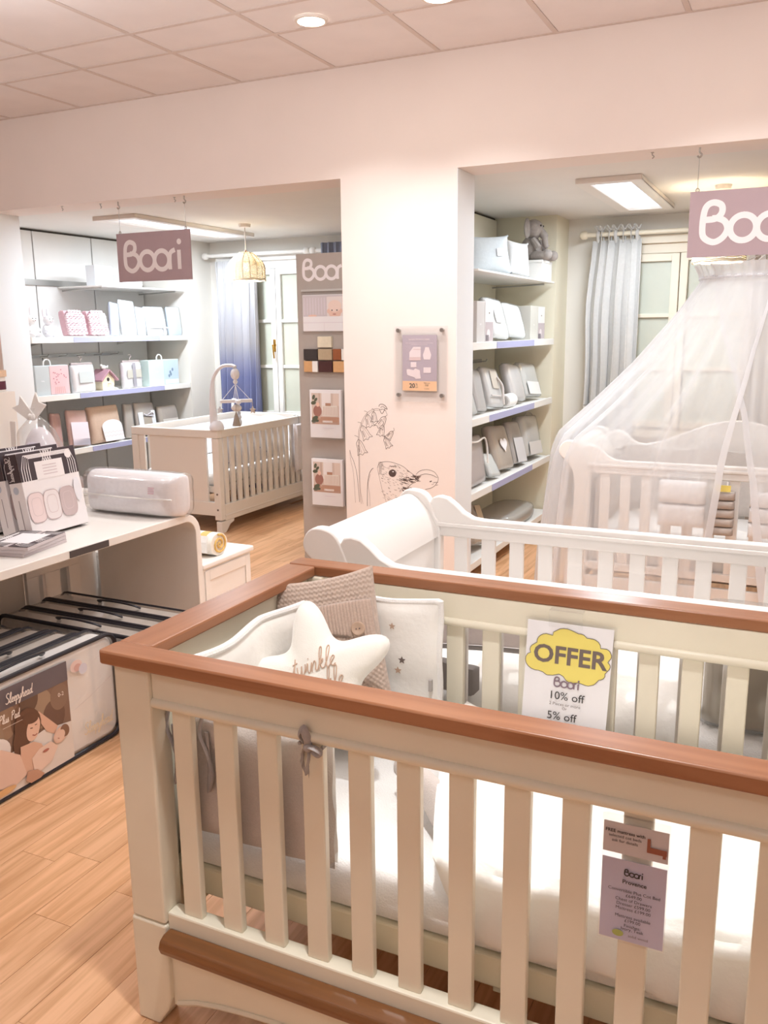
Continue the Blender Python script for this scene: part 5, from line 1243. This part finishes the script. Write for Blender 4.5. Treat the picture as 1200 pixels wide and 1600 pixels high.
MB().tube([(-1.65, YB-.06, .47), (-1.65, YB-.06, .12)], .006, 6).build('cable', INKG, t)

# mobile, bumper and toys of the left alcove cot
mx, my = -3.905, 5.285
t = thing('cot_mobile', 'white musical cot mobile arching over the panelled cot', 'mobile', (mx, my, .786)); WM = mat('mobile_white', 'F0EEF2', .35)
b = MB(); b.lathe([(.001,-.0),(.052,.0),(.055,.02),(.045,.05),(.03,.07)], (mx, my, .786), 20); b.build('clamp', WM, t, smooth=True)
arm = smooth_path([(mx-.02,my,.82),(mx-.03,my,.98),(mx-.02,my,1.13),(mx+.01,my,1.20),(mx+.07,my,1.252),(mx+.15,my,1.262),(mx+.19,my,1.25)], 6)
b = MB(); b.tube(arm, [.038-.022*min(1, k/14) for k in range(len(arm))], 12, sq=.8); b.build('arm', WM, t, smooth=True)
hx = mx+.185
b = MB(); b.ball((hx, my, 1.20), (.035,.03,.042), 12); b.build('music_box', WM, t, smooth=True)
b = MB(); b.lathe([(.012,-.06),(.018,-.045),(.012,-.03)], (hx, my, 1.19), 10); b.build('hook_knob', WM, t, smooth=True)
b = MB(); zb = 1.005
for k in range(4): a = PI/4+k*PI/2; b.tube([(hx, my, 1.13), (hx+.10*math.cos(a), my+.10*math.sin(a), zb+.012)], .0022, 5)
b.tube([(hx, my, 1.13), (hx, my, zb-.12)], .002, 5); b.build('strings', WM, t)
b = MB()
for a in (PI/4, 3*PI/4): b.box(-.118, .118, -.014, .014, zb-.012, zb+.012, M=Matrix.Translation((hx, my, 0)) @ Matrix.Rotation(a, 4, 'Z'))
b.build('cross_bar', WM, t, bev=.003)
for k, (dx, dy, dz, c, kind) in enumerate(((0,0,-.05,'ECE8E6','cloud'),(.085,.085,-.07,'D9CFC8','star'),(.03,-.05,-.13,'A89A8E','cone'),(-.085,-.085,-.06,'DDE2EC','star'),(.0,.03,-.16,'DDE4EE','rabbit'))):
    b = MB(); c_ = (hx+dx, my+dy, zb+dz)
    if kind == 'cloud': b.ball(c_, (.045,.025,.026), 10)
    elif kind == 'star': b.prism([(c_[0]+q[0], c_[2]+q[1]) for q in star_pts(0, 0, .026)], 'y', c_[1]-.008, c_[1]+.008)
    elif kind == 'cone': b.lathe([(.001,.06),(.012,.03),(.03,-.045),(.001,-.05)], c_, 12, caps=False)
    else: b.ball(c_, (.02,.018,.03), 8); b.ball((c_[0], c_[1], c_[2]+.04), .018, 8); b.ball((c_[0]-.008, c_[1], c_[2]+.068), (.006,.005,.02), 6); b.ball((c_[0]+.008, c_[1], c_[2]+.068), (.006,.005,.02), 6)
    b.tube([(c_[0], c_[1], c_[2]+.02), (c_[0], c_[1], zb-.01)], .0015, 4); b.build('hanging_toy', C_(c), t, smooth=True)
BP = mat('print_bumper', 'F1F1F6', .9, .02, 30, .3, 100)
t = thing('cot_bumper', 'white printed bumper lining the panelled cot in the left alcove', 'bumper', (-4.29, 5.95, .462))
b = MB(); quilted(b, lambda u, v: (LX1-.075-.012*math.sin(u*25)*v, LY0+.08+.98*u, .465+.27*v), 40, 8, .03); b.build('side_panel', BP, t, smooth=True, ang=80)
b = MB(); quilted(b, lambda u, v: (LX0+.075+.7*u, LY1-.09, .465+.30*v+.012*math.sin(u*14)), 24, 8, .03); b.build('end_panel', BP, t, smooth=True, ang=80)
b = MB(); quilted(b, lambda u, v: (LX0+.07, LY0+.3+1.0*u, .465+.27*v), 24, 8, .03); b.build('far_panel', BP, t, smooth=True, ang=80)
p = Print((LX1-.058, LY0+.08, .465), (0,1,0), (0,0,1), (1,0,0))
for k in range(40): p.rect(.05+.023*k, .02+.22*((k*7)%10)/10, .062+.023*k, .03+.22*((k*7)%10)/10, C_('B7BCD2'))
p.build('printed_motifs', t)
t = thing('ring_toy', 'white ring-shaped toy on the far rail of the panelled cot', 'toy', (-4.66, 6.62, LZ)); b = MB(); b.tube([(-4.675, 6.63+.045*math.cos(a*PI/10), LZ+.058+.045*math.sin(a*PI/10)) for a in range(20)], .013, 8, closed=True); b.build('ring', WM, t, smooth=True)
t = thing('hanging_pack', 'long clear pack hanging on the far corner of the panelled cot', 'bedding pack', (-3.85, 6.35, .35)); b = MB(); b.puff(.12, .40, .05, 8, 10, M=TR((-3.836, 6.35, .33)), wr=.004); b.build('folded_fabric', C_('E3DEE2'), t, smooth=True); b = MB(); b.tube(smooth_path([(-3.836,6.35,.73),(-3.836,6.35,.77),(-3.85,6.35,.80),(-3.885,6.35,.795)], 4), .003, 6); b.build('hanger', METAL, t)

# ================================================================== display table on the left and what stands on and under it
TBL = mat('table_white', 'F3EEE8', .35, .01, 5)
TX0, TX1, TY0, TY1, TZ = -3.02, -2.42, .95, 3.115, .706
t = thing('display_table', 'long white display table with rounded ends at the left edge', 'table', ((TX0+TX1)/2, (TY0+TY1)/2, 0))
def arch_poly(o):   # waterfall profile in (y, z)
    R = .10; out = []; a = TY0+o; b = TY1-o; zt = TZ-o; r = max(.03, R-o)
    out.append((a, 0)); out += [(a+r-r*math.cos(k*PI/12), zt-r+r*math.sin(k*PI/12)) for k in range(7)]
    out += [(b-r+r*math.sin(k*PI/12), zt-r+r*math.cos(k*PI/12)) for k in range(7)]; out.append((b, 0)); return out
outer, inner = arch_poly(0), arch_poly(.034)
b = MB()
A = [[b.bm.verts.new((x, y, z)) for y, z in P] for x in (TX0, TX1) for P in (outer, inner)]
n = len(outer)
for i in range(n-1):
    b._f([A[0][i], A[0][i+1], A[2][i+1], A[2][i]]); b._f([A[1][i], A[3][i], A[3][i+1], A[1][i+1]])
    b._f([A[0][i], A[1][i], A[1][i+1], A[0][i+1]]); b._f([A[2][i], A[2][i+1], A[3][i+1], A[3][i]])
for k in (0, n-1): b._f([A[0][k], A[2][k], A[3][k], A[1][k]])
b.build('waterfall_frame', TBL, t, smooth=True, bev=.003)
bp = MB(); bp.box(TX0-.02, TX0-.001, TY0+.2, 2.625, 0, TZ-.04); bp.build('back_board', mat('table_back_shaded', 'D9CDC0', .6), t)  # darker beige stands in for shade under the table
PZ = TZ-.036
b = MB(); b.box(TX0+.001, TX0+.02, 2.626, 2.94, .445, PZ); b.build('back_rail', TBL, t)
for a, c in ((2.626, 2.69), (2.728, 2.815), (2.872, 2.94)): MB().box(TX0+.001, TX0+.02, a, c, 0, .444).build('back_post', TBL, t, bev=.002)
MB().lathe([(.009,.021),(.009,.0205),(.001,.0205)], (TX0, 2.885, .50), 10, axis='x').build('screw_cap', INKG, t)
MB().box(TX1+.0005, TX1+.003, 2.325, 2.53, TZ-.030, TZ-.004).build('edge_label', mat('label_strip_dark', '4A4444', .4), t)
# boxes with geometric tops
PINKW = mat('box_white', 'F6F1F2', .4)
DK = mat('box_pattern_dark', '453A40', .5)
def pattern(p, w_, z0, z1, m, mw):
    p.rect(0, z0, w_, z1, m).up(); h = z1-z0
    for k in range(4):
        o = .012*k
        p.stroke([(.012+o, z0), (.012+o, z0+h*.45), (.03+o*.6, z1-.012-o*.35), (w_-.03-o*.6, z1-.012-o*.35), (w_-.012-o, z0+h*.45), (w_-.012-o, z0)], .0035, mw)
        p.stroke([(w_*.30+o, z0), (w_*.30+o+.05, z1)], .0035, mw); p.stroke([(w_*.62-o, z0), (w_*.52-o, z1)], .0035, mw)
    p.up()
def tall_box(x, y, label, k):
    w_, h, d = .30, .33, .072
    t = thing('product_box', label, 'box', M=TR((x, y, TZ+.0125), ry=-.17), group='pod boxes on the display table')
    MB().box(-d, 0, -w_/2, w_/2, 0, h).build('carton', PINKW, t, bev=.002)
    p = Print((.0003, -w_/2, 0), (0,1,0), (0,0,1), (1,0,0)); z0 = h*.66
    pattern(p, w_, z0, h, DK, PINKW); p.rect(w_*.26, z0-.002, w_*.74, z0+.07, PINKW).up(); p.disc(w_*.86, h-.03, .018, .018, PINKW).up()
    for j in range(4): p.rect(w_*.38, z0+.05-.012*j, w_*.62, z0+.053-.012*j, K_('D8C8CC'))
    for j, (cx, c) in enumerate(((.16,'F1DDDC'),(.42,'EFE6E6'),(.70,'CDBBBB'))):
        r_ = [(a*.042*1.0+w_*cx, b_*.06+h*.33) for a, b_ in [(math.copysign(abs(math.cos(q))**.6, math.cos(q)), math.copysign(abs(math.sin(q))**.6, math.sin(q))) for q in [2*PI*i/24 for i in range(24)]]]
        p.poly(r_, K_(c)).up(); p.stroke(r_, .003, K_('C9B4B4'), True); p.stroke([(w_*cx+(a-w_*cx)*.6, h*.34+(b_-h*.33)*.6) for a, b_ in r_], .002, K_('DCCACA'), True).up()
    p.disc(w_*.9, h*.45, .02, .05, K_('EDEBF0')); p.build('front_print', t)
    p = Print((0, -w_/2-.0003, 0), (1,0,0), (0,0,1), (0,-1,0)); p.rect(-d, z0, 0, h, DK).up()
    for q in cursive('Sleepyhead', 0, 0, .03, .1)[0]: p.stroke([(-d*.5-b_, z0+.105-a) for a, b_ in q], .002, PINKW)
    p.disc(-d*.55, z0-.03, .015, .015, K_('C6CCD8')); p.stroke([(-d*.5, z0-.07), (-d*.5, .03)], .0035, K_('A59A9E')); p.build('side_print', t)
    MB().box(-d+.004, -.004, -w_/2+.004, w_/2-.004, -.0012, -.0004).build('base_print', DK, t)
tall_box(-2.675, 2.545, 'white pod box with black geometric top, nearest of the leaning three', 0)
tall_box(-2.770, 2.545, 'white pod box with black geometric top, middle of the leaning three', 1)
tall_box(-2.865, 2.545, 'white pod box with black geometric top, rearmost of the leaning three', 2)
for k in range(3):
    t = thing('card_packet', ('lowest', 'second', 'top')[k]+' flat black and white patterned packet in the stack on the table', 'packet', (-2.62, 2.28, TZ+.0135*k), 'patterned packets')
    M_ = TR((-2.605+.006*k, 2.285-.004*k, TZ+.0005+.0135*k), rz=.15+.05*k)
    MB().box(-.095, .095, -.125, .125, 0, .0125, M=M_).build('packet', K_('CFC4C6'), t, bev=.001)
    if k == 2:
        e = M_.to_3x3(); p = Print(M_ @ Vector((.095, -.125, .0127)), e @ Vector((0,1,0)), e @ Vector((-1,0,0)), (0,0,1)); pattern(p, .25, .10, .19, DK, PINKW); pattern(p, .25, 0, .08, DK, PINKW); p.rect(.05, .03, .20, .15, PAPER); p.build('print', t)
# bagged white pillow
t = thing('bagged_pillow', 'white pillow in a glossy clear zip bag on the table end', 'pillow', (-2.66, 3.0, TZ))
b = MB(); b.puff(.50, .18, .20, 16, 14, e=.42, M=TR((-2.655, 2.985, TZ+.004), rz=-PI/2), wr=.008); b.build('pillow', C_('F3F0F4'), t, smooth=True, ang=80)
b = MB(); b.puff(.535, .19, .225, 16, 14, e=.42, M=TR((-2.655, 2.985, TZ+.001), rz=-PI/2), wr=.014, seed=3); b.build('clear_bag', VINYL, t, smooth=True, ang=80)
b = MB(); b.tube([(-2.915, 2.90, TZ+.088), (-2.66, 2.868, TZ+.090), (-2.40, 2.90, TZ+.088)], .004, 6); b.build('zip', CLOTHW, t)
p = Print((-2.50, 2.868, TZ+.115), (1,.12,0), (0,.15,1), (0,-1,0), .0006)
for k in range(4): p.rect(0, .008*k, .03, .004+.008*k, K_('C79AA4'))
p.build('bag_print', t)
# plinth behind, with tall box, tied plush bag and striped toy
t = thing('plinth', 'white plinth behind the display table carrying boxes and a tied bag', 'plinth', (-3.42, 2.93, 0)); MB().box(-3.78, -3.06, 2.74, 3.11, 0, .74).build('body', TBL, t, bev=.004); MB().box(-3.785, -3.055, 2.735, 3.115, .7405, .765).build('top', TBL, t, bev=.004)
PZ2 = .7655
t = thing('product_box', 'tall white box with green disc at the left photo edge', 'box', (-3.53, 2.95, PZ2)); MB().box(-3.66, -3.405, 2.90, 3.02, PZ2, 1.232).build('carton', WHITEW, t, bev=.002)
p = Print((-3.66, 2.8996, PZ2), (1,0,0), (0,0,1), (0,-1,0)); p.disc(.158, .29, .075, .085, K_('7FA89A')).up(); p.disc(.158, .29, .064, .074, K_('6E8C84')).up(); p.disc(.165,.25,.03,.03, K_('B9D4E2')); p.rect(.20,.43,.235,.434, INKG); p.rect(.20,.42,.235,.424, INKG); p.build('print', t)
t = thing('jar', 'small jar with tan lid on top of the tall white box', 'jar', (-3.50, 2.96, 1.2325)); MB().lathe([(.05,0),(.055,.01),(.055,.07)], (-3.475, 2.96, 1.2325), 18).build('body', SHELFW, t, smooth=True); MB().lathe([(.062,.0705),(.062,.10)], (-3.475, 2.96, 1.2325), 18).build('lid', C_('E3C3A6'), t, smooth=True); MB().lathe([(.0555,.01),(.0555,.05)], (-3.475, 2.96, 1.2325), 18, caps=False).build('label_band', K_('5E2B3C'), t, smooth=True)
ST = mat('stripe_base', 'EFE8E8', .8)
t = thing('soft_toy', 'black and white striped soft toy in front of the tall box', 'soft toy', (-3.44, 2.82, PZ2))
for k in range(9):
    b = MB(); z = PZ2+.026*k; r_ = .055*math.sqrt(max(.15, 1-(k/9.5)**2)); b.lathe([(r_*.97,.0),(r_,.013),(r_*.97,.0255)], (-3.44+.004*k, 2.82, z), 14); b.build('stripe_band', ST if k % 2 else DK, t, smooth=True)
pb = (-3.19, 2.93)
t = thing('tied_bag', 'clear bag of white plush tied with a wide white ribbon', 'bag', (pb[0], pb[1], PZ2))
b = MB(); b.ball((pb[0]+.02, pb[1], PZ2+.16), (.085,.07,.155), 14); b.ball((pb[0]-.06, pb[1]-.02, PZ2+.09), (.055,.05,.085), 12); b.ball((pb[0]+.07, pb[1]-.01, PZ2+.08), (.05,.05,.078), 12); b.build('plush', C_('ECE6EC'), t, smooth=True)
b = MB(); b.ball((pb[0]+.03, pb[1]-.06, PZ2+.20), (.05,.022,.05), 10); b.build('plush_face', C_('D3CADB'), t, smooth=True)
b = MB(); b.lathe([(.001,.0008),(.115,.001),(.128,.05),(.128,.16),(.115,.235),(.085,.30),(.04,.345),(.016,.365),(.03,.40)], (pb[0], pb[1], PZ2), 32, caps=False)
for v in b.bm.verts: v.co.x += .010*noise.noise(v.co*9); v.co.y = pb[1]+(v.co.y-pb[1])*.85
b.build('clear_bag', POLY, t, smooth=True, ang=90)
b = MB()
for q, a in ((-1, .9), (1, .65)):
    M_ = TR((pb[0], pb[1]-.02, PZ2+.362), ry=q*a); b.prism([(-.022,0),(.022,0),(.04,.10),(.0,.085),(-.04,.11)], 'y', -.004+.005*q, .004+.005*q, M=M_)
b.ball((pb[0], pb[1]-.015, PZ2+.362), (.024,.022,.02), 8); b.prism([(pb[0]-.02,PZ2+.35),(pb[0]+.015,PZ2+.35),(pb[0]-.005,PZ2+.12),(pb[0]-.03,PZ2+.12)], 'y', pb[1]-.128, pb[1]-.124)
b.build('ribbon', CLOTHW, t)

# vinyl mattress bags on the floor
SATIN = mat('pack_white_satin', 'FDFBFA', .45, .02, 6)
BR = {}
PIP = BLACK
def vinyl_bag(M, w_, h, d, label, group, inner, show=None):
    """bag standing on its long edge: y along, z up, thickness in x, front at +x"""
    t = thing('vinyl_bag', label, 'bag', M=M, group=group)
    r = .05
    def prof(y0, y1, z0, z1, r): return rrect(y0, y1, z0, z1, r, 4)
    P_ = prof(-w_/2+.006, w_/2-.006, .006, h-.006, r)
    MB().prism(P_, 'x', -d/2+.004, d/2-.004).build('padded_content', inner, t, bev=.02, seg=3, smooth=True)
    P_ = prof(-w_/2, w_/2, 0, h, r)
    b = MB(); b.prism(P_, 'x', -d/2, d/2); b.build('vinyl_cover', VINYL, t, bev=.006, smooth=True)
    for x, pr in ((-d/2, .005), (d/2, .0085)): MB().tube([(x, y, z) for y, z in prof(-w_/2, w_/2, .006, h, r)], pr, 8, closed=True).build('piping', PIP, t, smooth=True)
    b = MB(); b.tube(smooth_path([(.0,-.11,h+.003),(.02,-.09,h+.018),(.025,0,h+.024),(.02,.09,h+.018),(0,.11,h+.003)], 5), .009, 8, sq=.5); b.build('carry_handle', PIP, t, smooth=True)
    if show: show(t, w_, h, d)
    return t
def lady(t, w_, h, d):
    p = Print((d/2+.002, -w_/2, 0), (0,1,0), (0,0,1), (1,0,0), .0006); a1 = w_*.70
    K = K_; p.rect(.012, .012, a1, h-.035, K('8A6D5C')).up()
    for cx, cy, r_, c in ((.30,.26,.05,'9E8068'),(.37,.24,.05,'7C5E4C'),(.44,.25,.06,'A58A72'),(.50,.20,.05,'75584A'),(.53,.26,.04,'8F7360'),(.40,.30,.04,'6E5444'),(.24,.22,.05,'A0866F')): p.disc(cx, cy, r_, r_*1.2, K(c)); 
    p.up().rect(.012, .305, a1, h-.03, K('6E6468')).up()
    p.poly([(.012,.012),(a1,.012),(a1,.15),(.45,.17),(.25,.14),(.012,.17)], K('EADFD6')).up(); p.disc(.25,.17,.06,.05, K('E9DED8')); p.up()
    # arm behind, hair, face
    sk, skd, hair = K('E2B69C'), K('C99A80'), K('6B4A38')
    p.poly([(.42,.235),(.435,.245),(.51,.16),(.495,.135),(.46,.16)], sk).up()
    p.disc(.385,.215,.055,.062, hair, rot=.3); p.disc(.355,.175,.035,.06, hair, rot=-.2).up()
    p.disc(.405,.195,.028,.043, K('EBC2AA'), rot=-.35).up(); p.disc(.395,.235,.035,.018, hair, rot=-.3)
    p.stroke([(.398,.175),(.408,.169),(.418,.172)], .004, K('B06A5C')); p.stroke([(.392,.201),(.402,.199)], .003, hair); p.stroke([(.412,.205),(.421,.205)], .003, hair)
    p.up().poly([(.345,.155),(.40,.150),(.43,.13),(.45,.09),(.40,.045),(.36,.04),(.34,.09)], sk).up(); p.poly([(.20,.19),(.27,.18),(.34,.13),(.36,.05),(.30,.03),(.22,.06)], K('E9C6B2')).up()
    # baby held in the arms
    p.poly([(.385,.095),(.42,.115),(.47,.12),(.50,.09),(.47,.05),(.42,.035),(.39,.05)], K('EED0BE')).up(); p.disc(.515,.125,.033,.027, K('EBC5B0'), rot=.4); p.disc(.535,.132,.02,.024, K('8E6A54'), rot=.4); p.up().disc(.511,.122,.024,.02, K('EDCBB8'), rot=.4).up(); p.stroke([(.500,.118),(.507,.114)], .003, K('B57868')); p.disc(.445,.098,.014,.005, K('B5705F'))
    p.up().poly([(.36,.06),(.40,.05),(.43,.02),(.41,.013),(.37,.013),(.35,.03)], skd).up(); p.disc(.26,.035,.05,.012, K('E3B47E'))
    p.disc(.60,.0,.0001,.0001, sk); p.up()
    p.script('Sleepyhead', .30, .325, .034, .0032, K('F3E6DC')); p.script('e  Plus Pad', .24, .265, .030, .0030, K('F3E6DC')); p.text('0-2', a1-.045, .27, .020, K('F3E6DC')); p.rect(.28,.248,.36,.2495, K('E6D6C8'))
    p.disc(a1+.035,.345,.028,.022, K('E9CEC6')).up(); p.disc(a1+.04,.338,.017,.014, K('D9AFA6')); p.disc(a1+.065,.325,.02,.02, K('DDD8E2'))
    p.stroke([(a1+.01,.19),(a1+.09,.21),(a1+.20,.25)], .0018, K('DCD2D2')); p.stroke([(a1+.06,.30),(a1+.08,.33),(a1+.15,.345)], .0015, K('E2DAD8'))
    p.up().script('Sleepyhead', a1+.045, .075, .044, .0036, K('E9D6B8')); p.build('front_print', t)
# front group, faces toward +x
y0, y1 = 1.52, 2.345
wv = [(-2.300, 1.935, .82, .405), (-2.424, 1.905, .80, .40), (-2.548, 1.89, .80, .40), (-2.672, 1.87, .80, .395)]
names = ['front vinyl bag with the mother and baby picture on the floor', 'second black-piped vinyl bag behind the picture bag', 'third black-piped vinyl bag behind the picture bag', 'rearmost black-piped vinyl bag of the row under the table']
GB = mat('bag_content_grey', 'DDD4CC', .6, .08, 12)
for k, (x, y, w_, h) in enumerate(wv):
    vinyl_bag(TR((x, y, .003)), w_, h, .100, names[k], 'vinyl bags under the table', SATIN if k == 0 else GB, lady if k == 0 else None)
for k, (y, xr) in enumerate(((2.423, -2.10), (2.553, -2.11), (2.683, -2.13))):
    w_ = .80; vinyl_bag(TR((xr-w_/2, y, .003), rz=-PI/2-.005), w_, .375-.004*k, .104, ('nearest', 'middle', 'rear')[k]+' black-piped vinyl bag of the group by the table end', 'vinyl bags by the table end', mat('bag_content_dark', 'C9C0B8', .6, .14, 10))
# blanket chest and rolled blanket
t = thing('blanket_chest', 'low white blanket chest behind the display table', 'chest', (-2.83, 3.38, 0))
MB().box(-3.20, -2.455, 3.155, 3.55, .0, .412).build('body', WHITE, t, bev=.003)
MB().box(-3.215, -2.44, 3.145, 3.565, .4125, .44).build('lid', WHITE, t, bev=.008, seg=3)
b = MB(); b.box(-2.4545, -2.449, 3.17, 3.205, .03, .40); b.box(-2.4545, -2.449, 3.50, 3.535, .03, .40); b.box(-2.4545, -2.449, 3.205, 3.50, .35, .40); b.build('end_frame', WHITE, t, bev=.002)
b = MB(); b.box(-3.17, -2.49, 3.149, 3.1545, .34, .40); b.box(-3.17, -2.49, 3.149, 3.1545, .03, .08); b.build('front_frame', WHITE, t, bev=.002)
t = thing('rolled_blanket', 'striped yellow grey and white blanket folded in a roll on the chest', 'blanket', (-2.66, 3.32, .4405))
cols = ['E9C98A', 'F4EFE6', 'B9B4AC', 'F4EFE6', 'E8B9A0', 'F2E3B8', '8E857C', 'F4EFE6', 'E3BE74', 'F4EFE6']
x = -2.90
for k in range(10):
    wd = .042; b = MB(); sp = [(3.325+(.058-.0*k)*math.cos(a*PI/12)*1.15, .4405+.056+.055*math.sin(a*PI/12)) for a in range(24)]
    b.prism(sp, 'x', x, x+wd); b.build('stripe', C_(cols[k]), t, smooth=True); x += wd+.0002
b = MB(); b.tube([Vector((x+.002, 3.325+.0021*k*math.cos(k*.55)*1.0, .4965+.0019*k*math.sin(k*.55))) for k in range(27)], .006, 6); b.build('spiral_end', C_('E3BE74'), t, smooth=True)
MB().prism([(3.262,.46),(3.255,.47),(3.256,.515),(3.27,.545),(3.275,.54),(3.264,.512),(3.264,.475)], 'x', -2.62, -2.50).build('fold_over', C_('F7F5F2'), t)
